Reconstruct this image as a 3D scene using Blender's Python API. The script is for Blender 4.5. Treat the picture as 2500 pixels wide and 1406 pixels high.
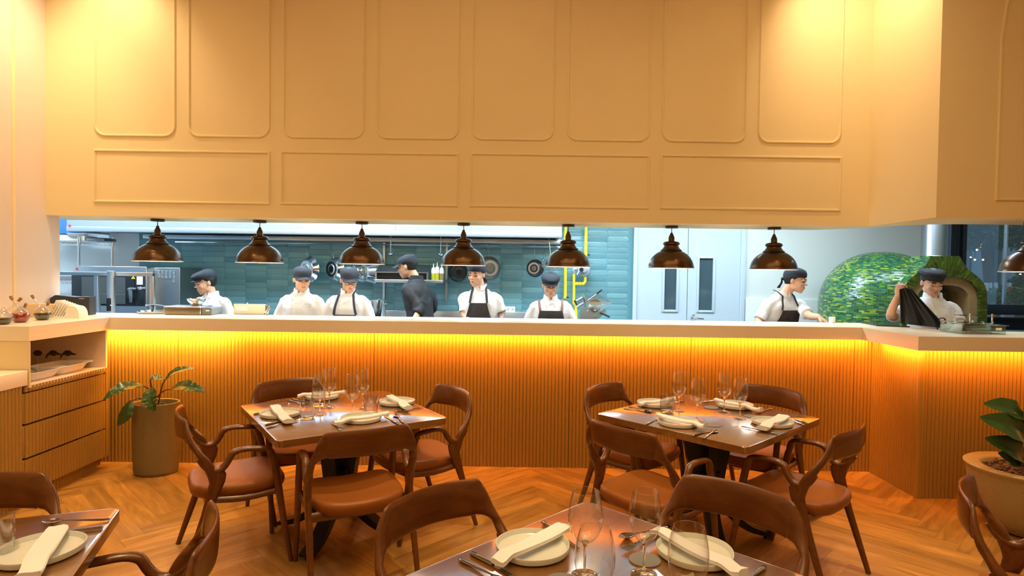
import bpy, bmesh, math, random
import numpy as np
from mathutils import Vector, Matrix
from mathutils.bvhtree import BVHTree
PI = math.pi
random.seed(7)
scene = bpy.context.scene
for o in list(bpy.data.objects): bpy.data.objects.remove(o, do_unlink=True)
COL = scene.collection

# ------------------------------------------------------------ camera
F, PITCH, ROLL, YAW, H = 1492.0, -.0258, .0135, .0013, 1.62
_fw = Vector((math.sin(YAW)*math.cos(PITCH), math.cos(YAW)*math.cos(PITCH), math.sin(PITCH)))
_r = Vector((math.cos(YAW), -math.sin(YAW), 0)); _u = _r.cross(_fw)
RR = _r*math.cos(ROLL) + _u*math.sin(ROLL)
UU = _u*math.cos(ROLL) - _r*math.sin(ROLL)
CAMP = Vector((0, 0, H))
cd = bpy.data.cameras.new('camera'); cam = bpy.data.objects.new('camera', cd); COL.objects.link(cam)
cd.sensor_width = 36; cd.lens = 36*F/2500; cd.clip_start = .05
m = Matrix((RR, UU, -_fw)).transposed().to_4x4(); m.translation = CAMP
cam.matrix_world = m; scene.camera = cam

def ray(px, py): return _fw*F + RR*(px-1250) - UU*(py-703)
def atz(px, py, z):
    d = ray(px, py); return CAMP + d*((z-H)/d.z)
def atY(px, py, Y):
    d = ray(px, py); return CAMP + d*(Y/d.y)

# ------------------------------------------------------------ view, world
scene.view_settings.view_transform = 'Standard'; scene.view_settings.look = 'None'
scene.view_settings.exposure = 0.0; scene.view_settings.gamma = 1
scene.view_settings.use_curve_mapping = False
w = bpy.data.worlds.new('World'); scene.world = w; w.use_nodes = True
w.node_tree.nodes['Background'].inputs[0].default_value = (.16, .27, .38, 1)   # dusk sky
w.node_tree.nodes['Background'].inputs[1].default_value = 1.6

# ------------------------------------------------------------ lights
WARM = (1, .73, .37); WARMW = (1, .74, .46); COOL = (.68, .85, 1.0); AMBER = (1, .335, .045)
def area(name, loc, rot, sx, sy, power, col, spread=PI):
    l = bpy.data.lights.new(name, 'AREA'); l.shape = 'RECTANGLE'; l.size = sx; l.size_y = sy
    l.energy = power; l.color = col; l.spread = spread
    o = bpy.data.objects.new(name, l); o.location = loc; o.rotation_euler = rot; COL.objects.link(o); return o
def spot(name, loc, target, power, col, angle=60, blend=.5, rad=.04):
    l = bpy.data.lights.new(name, 'SPOT'); l.energy = power; l.color = col
    l.spot_size = math.radians(angle); l.spot_blend = blend; l.shadow_soft_size = rad
    o = bpy.data.objects.new(name, l); o.location = loc
    o.rotation_euler = (Vector(target)-Vector(loc)).to_track_quat('-Z', 'Y').to_euler(); COL.objects.link(o); return o
# dining room: broad unseen warm area light near the ceiling, and downlights
area('ceiling_area_light', (.0, 1.0, 4.45), (0, 0, 0), 6, 3.0, 150, WARM)
for i, (x, y, p) in enumerate([(-2.6, 3.1, 1), (-1.0, 3.95, .8), (.1, 2.9, .8), (1.3, 3.95, .7), (2.6, 2.9, .9), (-1.6, 1.5, .6), (.35, 1.1, .3), (1.9, 1.4, .4), (3.9, 2.9, .3), (-2.7, 4.35, .25)]):
    spot('downlight', (x, y, 4.4), (x*1.0, y+.02, 0), 330*p, (1, .75, .44), 42, .8, .11)
spot('wall_washer_left', (-3.15, 4.55, 4.4), (-3.45, 5.08, 2.5), 110, WARMW, 95, 1, .06)
spot('wall_washer_left', (-3.3, 4.3, 4.4), (-3.8, 4.6, 2.6), 110, WARMW, 80, 1, .06)
spot('wall_washer_right', (2.2, 4.45, 4.4), (2.85, 4.85, 3.3), 120, WARMW, 95, 1, .06)
spot('soffit_fill_spot', (-2.8, 2.6, 4.45), (-3.2, 5.08, 2.3), 70, WARM, 75, 1, .1)  # this and the next two: added fill spots that brighten the soffit
spot('soffit_fill_spot', (2.2, 2.9, 4.45), (2.0, 5.08, 2.4), 35, WARM, 80, 1, .1)
spot('soffit_fill_spot', (-.3, 2.6, 4.45), (-.3, 5.08, 2.6), 30, WARM, 90, 1, .1)
spot('cabinet_fill_spot', (-1.5, 3.7, 4.4), (-3.25, 4.2, .55), 190, (1, .72, .38), 34, .9, .08)  # added fill spot to brighten the service cabinet
# amber strips tucked under the counter top
def strip(a, b, z, power, col=AMBER, tilt=.95):
    a = Vector(a); b = Vector(b); mid = (a+b)/2; d = b-a
    o = area('counter_strip_light', (mid.x, mid.y, z), (0, 0, 0), d.length, .03, power, col)
    o.rotation_euler = (tilt, 0, math.atan2(d.y, d.x)); return o
strip((-3.36, 4.965), (2.95, 4.965), 1.1, 66)
strip((2.91, 4.90), (2.91, 4.35), 1.1, 7)
strip((2.95, 4.35), (6.0, 4.35), 1.1, 27)
strip((-3.34, 4.93), (-2.3, 4.93), 1.105, 9, (1, .66, .16))  # extra paler strip, added to brighten the left end of the wall
# kitchen: cool panels
for (x, y, sx, sy, p) in [(-4.6, 6.2, 1.8, .3, 95), (-2.0, 6.1, 2.0, .3, 85), (.4, 6.1, 2.0, .3, 75), (2.4, 6.3, 1.4, .6, 58), (4.0, 5.8, 1.2, .3, 22)]:
    area('kitchen_panel_light', (x, y, 2.78), (0, 0, 0), sx, sy, p, COOL)
area('hood_lamp', (-1.6, 7.05, 2.12), (0, 0, 0), 5.0, .16, 105, COOL)

# ------------------------------------------------------------ materials
MATS = {}
def mat(name, col, rough=.5, metal=0, spec=.5, coat=0, bump=0, bscale=60, var=0, vscale=5, trans=0, ior=1.45, emit=None, estr=0, sheen=0):
    if name in MATS: return MATS[name]
    M = bpy.data.materials.new(name); M.use_nodes = True; nt = M.node_tree; N = nt.nodes; L = nt.links
    b = N['Principled BSDF']; b.inputs['Base Color'].default_value = (*col, 1)
    b.inputs['Roughness'].default_value = rough; b.inputs['Metallic'].default_value = metal
    b.inputs['Specular IOR Level'].default_value = spec; b.inputs['Coat Weight'].default_value = coat
    b.inputs['Coat Roughness'].default_value = .08
    b.inputs['Transmission Weight'].default_value = trans; b.inputs['IOR'].default_value = ior
    if sheen: b.inputs['Sheen Weight'].default_value = sheen
    if emit: b.inputs['Emission Color'].default_value = (*emit, 1); b.inputs['Emission Strength'].default_value = estr
    if bump or var:
        tc = N.new('ShaderNodeTexCoord'); nz = N.new('ShaderNodeTexNoise'); L.new(tc.outputs['Object'], nz.inputs['Vector'])
        nz.inputs['Scale'].default_value = bscale if bump else vscale; nz.inputs['Detail'].default_value = 4
        if bump:
            bp = N.new('ShaderNodeBump'); bp.inputs['Strength'].default_value = bump; bp.inputs['Distance'].default_value = .01
            L.new(nz.outputs['Fac'], bp.inputs['Height']); L.new(bp.outputs['Normal'], b.inputs['Normal'])
        if var:
            n2 = N.new('ShaderNodeTexNoise'); n2.inputs['Scale'].default_value = vscale; n2.inputs['Detail'].default_value = 5
            L.new(tc.outputs['Object'], n2.inputs['Vector'])
            mx = N.new('ShaderNodeMix'); mx.data_type = 'RGBA'; L.new(n2.outputs['Fac'], mx.inputs[0])
            mx.inputs[6].default_value = (*[c*(1-var) for c in col], 1); mx.inputs[7].default_value = (*[min(1, c*(1+var)) for c in col], 1)
            L.new(mx.outputs[2], b.inputs['Base Color'])
    MATS[name] = M; return M
def wood(name, c1, c2, rough=.35, scale=(1, 1, 1), coat=0, rnd=False, bmp=.05):
    M = bpy.data.materials.new(name); M.use_nodes = True; nt = M.node_tree; N = nt.nodes; L = nt.links
    b = N['Principled BSDF']; b.inputs['Roughness'].default_value = rough; b.inputs['Coat Weight'].default_value = coat
    b.inputs['Coat Roughness'].default_value = .15
    tc = N.new('ShaderNodeTexCoord'); mp = N.new('ShaderNodeMapping')
    L.new(tc.outputs['UV' if rnd else 'Object'], mp.inputs['Vector']); mp.inputs['Scale'].default_value = scale
    nz = N.new('ShaderNodeTexNoise'); nz.inputs['Scale'].default_value = 1; nz.inputs['Detail'].default_value = 8; nz.inputs['Roughness'].default_value = .62
    nz.inputs['Distortion'].default_value = .6
    L.new(mp.outputs['Vector'], nz.inputs['Vector'])
    cr = N.new('ShaderNodeValToRGB'); cr.color_ramp.elements[0].position = .3; cr.color_ramp.elements[1].position = .72
    cr.color_ramp.elements[0].color = (*c1, 1); cr.color_ramp.elements[1].color = (*c2, 1)
    L.new(nz.outputs['Fac'], cr.inputs['Fac']); out = cr.outputs['Color']
    if rnd:
        at = N.new('ShaderNodeAttribute'); at.attribute_name = 'rnd'
        hv = N.new('ShaderNodeHueSaturation'); mr = N.new('ShaderNodeMapRange'); mr.inputs['To Min'].default_value = .72; mr.inputs['To Max'].default_value = 1.22
        L.new(at.outputs['Fac'], mr.inputs['Value']); L.new(mr.outputs['Result'], hv.inputs['Value']); L.new(out, hv.inputs['Color']); out = hv.outputs['Color']
    L.new(out, b.inputs['Base Color'])
    bp = N.new('ShaderNodeBump'); bp.inputs['Strength'].default_value = bmp; bp.inputs['Distance'].default_value = .01
    L.new(nz.outputs['Fac'], bp.inputs['Height']); L.new(bp.outputs['Normal'], b.inputs['Normal'])
    MATS[name] = M; return M
def thin_glass(name, tint=(.97, .98, .97), f0=1.5, rough=.01):
    M = bpy.data.materials.new(name); M.use_nodes = True; nt = M.node_tree; N = nt.nodes; L = nt.links
    N.remove(N['Principled BSDF']); t = N.new('ShaderNodeBsdfTransparent'); t.inputs[0].default_value = (*tint, 1)
    g = N.new('ShaderNodeBsdfGlossy'); g.inputs['Roughness'].default_value = rough
    lw = N.new('ShaderNodeLayerWeight'); lw.inputs['Blend'].default_value = .5
    pw = N.new('ShaderNodeMath'); pw.operation = 'POWER'; pw.inputs[1].default_value = 2.5; L.new(lw.outputs['Facing'], pw.inputs[0])
    fr = N.new('ShaderNodeMath'); fr.operation = 'MULTIPLY_ADD'; fr.inputs[1].default_value = .85; fr.inputs[2].default_value = .07*f0; L.new(pw.outputs[0], fr.inputs[0])
    mx = N.new('ShaderNodeMixShader'); L.new(fr.outputs[0], mx.inputs[0]); L.new(t.outputs[0], mx.inputs[1]); L.new(g.outputs[0], mx.inputs[2])
    L.new(mx.outputs[0], N['Material Output'].inputs['Surface']); MATS[name] = M; return M
plaster = mat('cream_plaster', (.80, .65, .37), .75, bump=.15, bscale=300, var=.03, vscale=2)
plaster_l = mat('pale_plaster', (.80, .66, .55), .75, bump=.12, bscale=300)
fluted_m = mat('fluted_timber', (.34, .18, .030), .5)
stone = mat('white_stone', (.85, .75, .58), .28, var=.02, vscale=9)
kwall = mat('kitchen_paint', (.66, .72, .74), .6)
steel = mat('brushed_steel', (.52, .56, .59), .30, 1, bump=.03, bscale=400)
steel_d = mat('dark_steel', (.30, .33, .35), .35, 1)
chrome = mat('chrome', (.8, .82, .84), .12, 1)
black = mat('black_plastic', (.012, .013, .016), .35)
blackm = mat('black_metal', (.012, .011, .011), .38)
white = mat('white_plastic', (.85, .85, .84), .35)
chairwood = wood('walnut_wood', (.090, .026, .004), (.165, .051, .009), .3, (4, 34, 34), coat=.25)
tablewood = wood('table_wood', (.16, .058, .006), (.24, .092, .010), .34, (5, 70, 5), coat=1, bmp=.012)
MATS['table_wood'].node_tree.nodes['Principled BSDF'].inputs['Coat IOR'].default_value = 2.3; MATS['table_wood'].node_tree.nodes['Principled BSDF'].inputs['Coat Roughness'].default_value = .13
floorwood = wood('oak_floor', (.25, .115, .018), (.54, .275, .066), .36, (2.2, 16, 1), coat=.12, rnd=True)
leather = mat('tan_leather', (.27, .083, .013), .42, spec=.35, bump=.12, bscale=220, var=.07, vscale=9)
ceramic = mat('glazed_ceramic', (.66, .67, .62), .18, var=.05, vscale=14)
linen = mat('white_linen', (.86, .84, .86), .85, bump=.25, bscale=500, sheen=.2)
cutl = mat('polished_cutlery', (.30, .28, .27), .12, 1)
bronze = mat('aged_bronze', (.085, .042, .018), .30, .85, var=.3, vscale=14, coat=.15)
enamel = mat('white_enamel', (.9, .88, .84), .3)
glass = thin_glass('clear_glass')
glass_g = thin_glass('greenish_glass', (.86, .95, .92))
# ------------------------------------------------------------ mesh helpers
class MB:
    def __init__(s): s.bm = bmesh.new(); s.mi = 0
    def _f(s, faces):
        for f in faces: f.material_index = s.mi; f.smooth = True
    def box(s, x0, x1, y0, y1, z0, z1, bev=0, mtx=None):
        r = bmesh.ops.create_cube(s.bm, size=1); vs = r['verts']
        for v in vs: v.co = Vector(((x0+x1)/2+v.co.x*(x1-x0), (y0+y1)/2+v.co.y*(y1-y0), (z0+z1)/2+v.co.z*(z1-z0)))
        fs = {f for v in vs for f in v.link_faces}
        if bev:
            es = list({e for v in vs for e in v.link_edges})
            rb = bmesh.ops.bevel(s.bm, geom=es, offset=bev, segments=3, affect='EDGES', profile=.5)
            fs = set(rb['faces']); vs = list({v for f in fs for v in f.verts})
            allv = set(vs)
            for v in list(allv):
                for f in v.link_faces: fs.add(f)
            vs = list({v for f in fs for v in f.verts})
        if mtx is not None: bmesh.ops.transform(s.bm, matrix=mtx, verts=vs)
        s._f(fs); return s
    def rings(s, rings, cap0=True, cap1=True, close=False):
        R = [[s.bm.verts.new(p) for p in r] for r in rings]; n = len(R[0]); fs = []
        for i in range(len(R)-(0 if close else 1)):
            A = R[i]; B = R[(i+1) % len(R)]
            for j in range(n):
                k = (j+1) % n
                try: fs.append(s.bm.faces.new((A[j], A[k], B[k], B[j])))
                except ValueError: pass
        if not close:
            if cap0: fs.append(s.bm.faces.new(R[0][::-1]))
            if cap1: fs.append(s.bm.faces.new(R[-1]))
        s._f(fs); return s
    def lathe(s, prof, c=(0, 0, 0), n=32, sx=1, sy=1, mtx=None, cap0=True, cap1=True):
        rr = []
        for (r, z) in prof:
            ring = [Vector((c[0]+max(r, 1e-4)*sx*math.cos(2*PI*k/n), c[1]+max(r, 1e-4)*sy*math.sin(2*PI*k/n), c[2]+z)) for k in range(n)]
            if mtx is not None: ring = [mtx @ p for p in ring]
            rr.append(ring)
        return s.rings(rr, cap0, cap1)
    def tube(s, pts, rad, n=10, flat=1, cap=True, close=False, up=None, smooth=0):
        pts = [Vector(p) for p in pts]
        if not hasattr(rad, '__len__'): rad = [rad]*len(pts)
        rad = list(rad)
        if smooth: pts, rad = catmull(pts, rad, smooth)
        rr = []; m = len(pts); prev = None
        for i, p in enumerate(pts):
            if close: t = (pts[(i+1) % m]-pts[i-1])
            else: t = pts[min(i+1, m-1)]-pts[max(i-1, 0)]
            t = t.normalized() if t.length > 1e-9 else Vector((0, 0, 1))
            if prev is None:
                u = Vector(up) if up else (Vector((0, 0, 1)) if abs(t.z) < .9 else Vector((1, 0, 0)))
            else: u = prev
            u = (u - t*u.dot(t)).normalized(); prev = u; v = t.cross(u)
            r = rad[i]; ra, rb = (r if isinstance(r, (tuple, list)) else (r, r*flat))
            rr.append([p + u*(ra*math.cos(2*PI*k/n)) + v*(rb*math.sin(2*PI*k/n)) for k in range(n)])
        return s.rings(rr, cap, cap, close)
    def ell(s, c, r, nu=20, nv=12, mtx=None):
        rr = []
        for i in range(nv+1):
            a = -PI/2+PI*i/nv; a = max(-PI/2+.02, min(PI/2-.02, a))
            rr.append([Vector((c[0]+r[0]*math.cos(a)*math.cos(2*PI*k/nu), c[1]+r[1]*math.cos(a)*math.sin(2*PI*k/nu), c[2]+r[2]*math.sin(a))) for k in range(nu)])
        if mtx is not None: rr = [[mtx @ p for p in q] for q in rr]
        return s.rings(rr)
    def prism(s, poly, z0, z1, mtx=None, bev=0):
        A = [Vector((p[0], p[1], z0)) for p in poly]; B = [Vector((p[0], p[1], z1)) for p in poly]
        if mtx is not None: A = [mtx @ p for p in A]; B = [mtx @ p for p in B]
        va = [s.bm.verts.new(p) for p in A]; vb = [s.bm.verts.new(p) for p in B]; n = len(A)
        fs = [s.bm.faces.new(va[::-1]), s.bm.faces.new(vb)]
        for i in range(n): fs.append(s.bm.faces.new((va[i], va[(i+1) % n], vb[(i+1) % n], vb[i])))
        if bev:
            es = list(fs[1].edges)+list(fs[0].edges)
            bmesh.ops.bevel(s.bm, geom=es, offset=bev, segments=3, affect='EDGES', profile=.5)
            s._f([f for f in s.bm.faces if f.material_index == s.mi]); return s
        s._f(fs); return s
    def quad(s, a, b, c, d):
        vs = [s.bm.verts.new(Vector(p)) for p in (a, b, c, d)]; s._f([s.bm.faces.new(vs)]); return s
    def grid(s, P, thick=0, nrm=None):
        # P[i][j] surface; thick gives a closed sheet
        ni, nj = len(P), len(P[0]); V = [[s.bm.verts.new(p) for p in r] for r in P]; fs = []
        for i in range(ni-1):
            for j in range(nj-1): fs.append(s.bm.faces.new((V[i][j], V[i+1][j], V[i+1][j+1], V[i][j+1])))
        if thick:
            N = [[None]*nj for _ in range(ni)]
            for i in range(ni):
                for j in range(nj):
                    a = Vector(P[min(i+1, ni-1)][j])-Vector(P[max(i-1, 0)][j]); b = Vector(P[i][min(j+1, nj-1)])-Vector(P[i][max(j-1, 0)])
                    n = a.cross(b); N[i][j] = n.normalized() if n.length > 1e-12 else Vector((0, 0, 1))
            W = [[s.bm.verts.new(Vector(P[i][j])-N[i][j]*thick) for j in range(nj)] for i in range(ni)]
            for i in range(ni-1):
                for j in range(nj-1): fs.append(s.bm.faces.new((W[i][j], W[i][j+1], W[i+1][j+1], W[i+1][j])))
            for i in range(ni-1):
                fs.append(s.bm.faces.new((V[i][0], W[i][0], W[i+1][0], V[i+1][0]))); fs.append(s.bm.faces.new((V[i][-1], V[i+1][-1], W[i+1][-1], W[i][-1])))
            for j in range(nj-1):
                fs.append(s.bm.faces.new((V[0][j], V[0][j+1], W[0][j+1], W[0][j]))); fs.append(s.bm.faces.new((V[-1][j], W[-1][j], W[-1][j+1], V[-1][j+1])))
        s._f(fs); return s
    def mesh(s, name, mats, ang=35, recalc=True):
        me = bpy.data.meshes.new(name)
        if recalc: bmesh.ops.recalc_face_normals(s.bm, faces=s.bm.faces)
        s.bm.to_mesh(me); s.bm.free()
        for x in (mats if isinstance(mats, (list, tuple)) else [mats]): me.materials.append(x)
        if ang is not None:
            try: me.set_sharp_from_angle(angle=math.radians(ang))
            except Exception: pass
        return me
    def obj(s, name, mats, parent=None, ang=35, loc=None, rz=0, recalc=True):
        o = bpy.data.objects.new(name, s.mesh(name, mats, ang, recalc)); COL.objects.link(o)
        if parent is not None: o.parent = parent
        if loc is not None: o.location = loc
        if rz: o.rotation_euler = (0, 0, rz)
        return o
def catmull(P, R, k):
    out = []; rad = []; n = len(P)
    def g(A, i): return A[max(0, min(n-1, i))]
    def it(a, b, c, d, t): return (b*2+(c-a)*t+(a*2-b*5+c*4-d)*t*t+(b*3-a-c*3+d)*t*t*t)*.5
    def lr(a, b, t):
        if isinstance(a, (tuple, list)): return tuple(x*(1-t)+y*t for x, y in zip(a, b))
        return a*(1-t)+b*t
    for i in range(n-1):
        for j in range(k):
            t = j/k; out.append(it(g(P, i-1), g(P, i), g(P, i+1), g(P, i+2), t)); rad.append(lr(R[i], R[i+1], t))
    out.append(P[-1].copy()); rad.append(R[-1]); return out, rad
def tag(o, label=None, cat=None, group=None, kind=None):
    if label: o['label'] = label
    if cat: o['category'] = cat
    if group: o['group'] = group
    if kind: o['kind'] = kind
    return o
def empty(name, loc=(0, 0, 0), rz=0, label=None, cat=None, group=None):
    o = bpy.data.objects.new(name, None); COL.objects.link(o); o.empty_display_size = .1
    o.location = loc; o.rotation_euler = (0, 0, rz); return tag(o, label, cat, group)
def dup(root, loc, rz, label, group=None):
    r = root.copy(); COL.objects.link(r); r.location = loc; r.rotation_euler = (0, 0, rz); r['label'] = label
    if group: r['group'] = group
    for ch in list(root.children):
        c = ch.copy(); COL.objects.link(c); c.parent = r
        for g in ch.children:
            d = g.copy(); COL.objects.link(d); d.parent = c
    return r
def struct(o): o['kind'] = 'structure'; return o

# ------------------------------------------------------------ floor
def make_floor():
    bm = bmesh.new(); uv = bm.loops.layers.uv.new('UVMap'); ca = bm.loops.layers.float.new('rnd') if hasattr(bm.loops.layers, 'float') else None
    L, W, g = 1.17, .13, .0006
    c, s_ = math.cos(PI/4), math.sin(PI/4)
    X0, X1, Y0, Y1 = -5.5, 7, -2.2, 5.7
    k = random.Random(3)
    def plank(x, y, hz):
        wx, wy = (L, W) if hz else (W, L)
        pts = [(x+g, y+g), (x+wx-g, y+g), (x+wx-g, y+wy-g), (x+g, y+wy-g)]
        q = [(px*c-py*s_, px*s_+py*c) for px, py in pts]
        cx = sum(p[0] for p in q)/4; cy = sum(p[1] for p in q)/4
        if not (X0 < cx < X1 and Y0 < cy < Y1): return
        vs = [bm.verts.new((a, b, 0)) for a, b in q]; f = bm.faces.new(vs); r = k.random(); ou = k.random()*20; ov = k.random()*20
        for lp, (px, py) in zip(f.loops, pts):
            u, v = (px-x, py-y) if hz else (py-y, px-x); lp[uv].uv = (u+ou, v+ov)
            if ca: lp[ca] = r
    for j in range(-14, 15):
        for i in range(-90, 91):
            bx, by = i*W+j*L-.39, i*W-j*L+.39
            plank(bx, by, True); plank(bx, by+W, False)
    me = bpy.data.meshes.new('floor'); bm.to_mesh(me); bm.free(); me.materials.append(floorwood)
    o = bpy.data.objects.new('floor', me); COL.objects.link(o); struct(o)
    b = MB().box(-7.2, 8.6, -2.2, 9.2, -.1, -.0015).obj('floor_slab', mat('floor_base', (.14, .065, .02), .8), o)
    b2 = MB().box(-7.2, 8.6, 5.12, 7.6, .0006, .004).obj('kitchen_floor', mat('quarry_tile', (.18, .17, .17), .5), o)
make_floor()

# ------------------------------------------------------------ room shell
def wallbox(name, *b, m=plaster, bev=0):
    return struct(MB().box(*b, bev=bev).obj(name, m))
wallbox('ceiling', -4.0, 7.2, -2.2, 5.6, 4.6, 4.7, m=plaster_l)
wallbox('ceiling_kitchen', -7, 8.2, 5.5, 7.6, 2.9, 3.0, m=kwall)
wallbox('wall_back', -4.0, 7.2, -2.3, -2.2, 0, 4.7, m=plaster)
wallbox('wall_right', 7.0, 7.1, -2.2, 4.2, 0, 4.6, m=plaster)
wallbox('wall_left', -4.05, -3.86, -2.2, 5.23, 0, 4.6, m=plaster_l)
# the big panelled mass hung over the pass, with a curved step to the right wing
def soffit():
    front = [(-3.86, 5.08), (2.955, 5.08), (2.955, 4.27), (7.0, 4.27)]
    back = [(7.0, 4.78), (3.55, 4.78)]
    for k in range(9):
        t = k/8; e = t*t*(3-2*t); back.append((3.42-.75*t, 4.80+.80*e))
    back += [(-4.05, 5.60)]
    m = MB(); m.prism(front+back, 2.042, 4.6); return struct(m.obj('wall_front', plaster, ang=25))
soffit()
def moulding(idx, pts, y, w=.022, d=.012, close=True):
    m = MB(); P = [Vector((x, y, z)) for x, z in pts]; n = len(P); rr = []
    for i in range(n):
        a = P[i-1] if (close or i) else P[i]; b = P[(i+1) % n] if (close or i < n-1) else P[i]
        t1 = (P[i]-a).normalized() if (P[i]-a).length > 1e-6 else (b-P[i]).normalized()
        t2 = (b-P[i]).normalized() if (b-P[i]).length > 1e-6 else t1
        t = (t1+t2).normalized(); nrm = Vector((t.z, 0, -t.x)); k = 1/max(.5, t.dot(t1))
        rr.append([P[i]+nrm*(sx*k)+Vector((0, -dy, 0)) for sx, dy in ((-w/2, -.004), (-w/2, d*.35), (-w*.3, d*.5), (-w*.2, d), (w*.2, d), (w*.3, d*.5), (w/2, d*.35), (w/2, -.004))])
    m.rings(rr, close=close); return struct(m.obj('trim_%d' % idx, plaster, ang=30))
def rrect(x0, x1, z0, z1, r=0, top=True):
    if not r: return [(x0, z0), (x1, z0), (x1, z1), (x0, z1)]
    P = []
    for cx, cz, a0 in ((x1-r, z0+r, -90), (x1-r, z1-r, 0), (x0+r, z1-r, 90), (x0+r, z0+r, 180)):
        for k in range(7): a = math.radians(a0+15*k); P.append((cx+r*math.cos(a), cz+r*math.sin(a)))
    return P
YF = 5.08; n_ = 0
for (a, b) in [(233, 427), (462, 657), (693, 887), (921, 1118), (1153, 1350), (1386, 1585), (1618, 1820), (1853, 2051)]:
    n_ += 1; yb = 331+(a+b-660)/2*.0104
    x0 = atY(a, 300, YF).x; x1 = atY(b, 300, YF).x; zb = atY((a+b)/2, yb, YF).z
    moulding(n_, rrect(x0, x1, zb, 4.42, .085), YF)
for (a, b) in [(232, 657), (688, 1117), (1150, 1583), (1615, 2051)]:
    n_ += 1; c = (a+b)/2; yt = 370+(c-444)*.0092; yb = 494+(c-444)*.0118
    moulding(n_, rrect(atY(a, 430, YF).x, atY(b, 430, YF).x, atY(c, yb, YF).z, atY(c, yt, YF).z), YF)
P = [(3.37, atY(2450, 487, 4.27).z)]; P.append((5.0, P[0][1]))
for k in range(13): a = math.radians(15*k); P.append((4.185+.815*math.cos(a), 3.28+.9*math.sin(a)))
n_ += 1; moulding(n_, P, 4.27)
n_ += 1; struct(MB().box(-3.862, -3.852, 4.735, 4.765, 1.215, 4.5, bev=.002).obj('trim_%d' % n_, mat('glow_line_bead', (.95, .75, .45), .4)))  # pale bead, its colour imitates a bright glowing line on the wall

# fluted cladding -------------------------------------------------
def fluted(name, a, b, z0, z1, pitch=.0295, d=.0075, parent=None, back=.012, seams=(), m=None):
    a = Vector((*a, 0)); b = Vector((*b, 0)); t = (b-a); L = t.length; t.normalize(); nr = Vector((t.y, -t.x, 0))
    n = max(1, round(L/pitch)); p = L/n; prof = []
    for i in range(n):
        for u, h in ((.0, -.15), (.07, .2), (.2, .72), (.38, .97), (.5, 1), (.62, .97), (.8, .72), (.93, .2)):
            hh = h*d
            if i in seams and u < .1: hh = -.9*d
            prof.append(a+t*((i+u)*p)+nr*hh)
    prof.append(b - nr*.15*d); k = len(prof)
    poly = prof + [b-nr*back, a-nr*back]
    m_ = MB(); m_.prism([(q.x, q.y) for q in poly], z0, z1); return m_.obj(name, m or fluted_m, parent, ang=60)
w1 = fluted('wall_counter', (-3.40, 5.05), (3.0, 5.05), 0, 1.114, seams=(22, 77, 132, 166, 212)); struct(w1)
struct(MB().box(-3.85, 3.05, 5.062, 5.14, 0, 1.112).obj('wall_counter_core', mat('counter_core', (.5, .3, .12), .7)))
struct(fluted('wall_counter_return', (3.0, 5.05), (3.0, 4.455), 0, 1.114))
struct(MB().lathe([(.026, 0), (.026, 1.114)], (3.014, 4.462, 0), 20).obj('trim_30', fluted_m))
struct(fluted('wall_counter_wing', (3.03, 4.45), (7.0, 4.45), 0, 1.114, seams=(24, 60)))

# counter top -----------------------------------------------------
slab = MB(); slab.prism([(-3.855, 4.08), (-3.22, 4.08), (-3.22, 4.90), (2.826, 4.90), (2.826, 4.22), (7.0, 4.22), (7.0, 4.72), (3.42, 4.72), (3.36, 4.80), (3.36, 5.40), (-3.855, 5.40)], 1.115, 1.213)
slab_o = slab.obj('counter_top', stone, ang=30)
tag(slab_o, 'long white stone counter top running the whole width of the kitchen pass', 'counter')

# left service station -------------------------------------------
st = empty('service_cabinet', (-3.5, 4.0, 0), 0, 'built-in service cabinet with fluted drawers and open niche at the left wall', 'cabinet')
def lo(o): o.location = (o.location.x+3.5, o.location.y-4.0, 0); return o
lo(MB().box(-3.86, -3.226, -1.5, 4.075, .82, .92, bev=.003).obj('worktop', stone, st))
lo(MB().box(-3.86, -3.222, 4.083, 4.095, .80, 1.114).obj('end_panel', plaster, st))
lo(MB().box(-3.86, -3.235, 4.095, 4.89, .795, .815).obj('niche_shelf', plaster_l, st))
lo(MB().box(-3.86, -3.84, 4.10, 4.88, .815, 1.114).obj('niche_back', plaster, st))
lo(MB().box(-3.86, -3.235, 4.875, 4.895, .815, 1.114).obj('side_panel', plaster_l, st))
lo(MB().box(-3.84, -3.29, -1.5, 4.885, .03, .795).obj('carcass', mat('cabinet_core', (.32, .17, .04), .8), st))
lo(fluted('plinth', (-3.278, -1.5), (-3.278, 4.83), 0, .1, parent=st, m=fluted_m))
lo(fluted('front_panel', (-3.235, -1.5), (-3.235, 4.035), .1, .818, parent=st))
lo(fluted('top_rail', (-3.238, 4.06), (-3.238, 4.89), .775, .812, parent=st))
for k, (z0, z1) in enumerate(((.10, .318), (.332, .548), (.562, .765))):
    dr = lo(fluted('drawer', (-3.238, 4.062), (-3.238, 4.87), z0, z1, parent=st))
    h = MB(); h.box(-3.262, -3.24, 4.045, 4.062, z0, z1, bev=.006); h.obj('drawer_edge', fluted_m, dr)
lo(MB().box(-3.26, -3.232, 4.872, 4.90, .1, .812).obj('stile', fluted_m, st))
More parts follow.
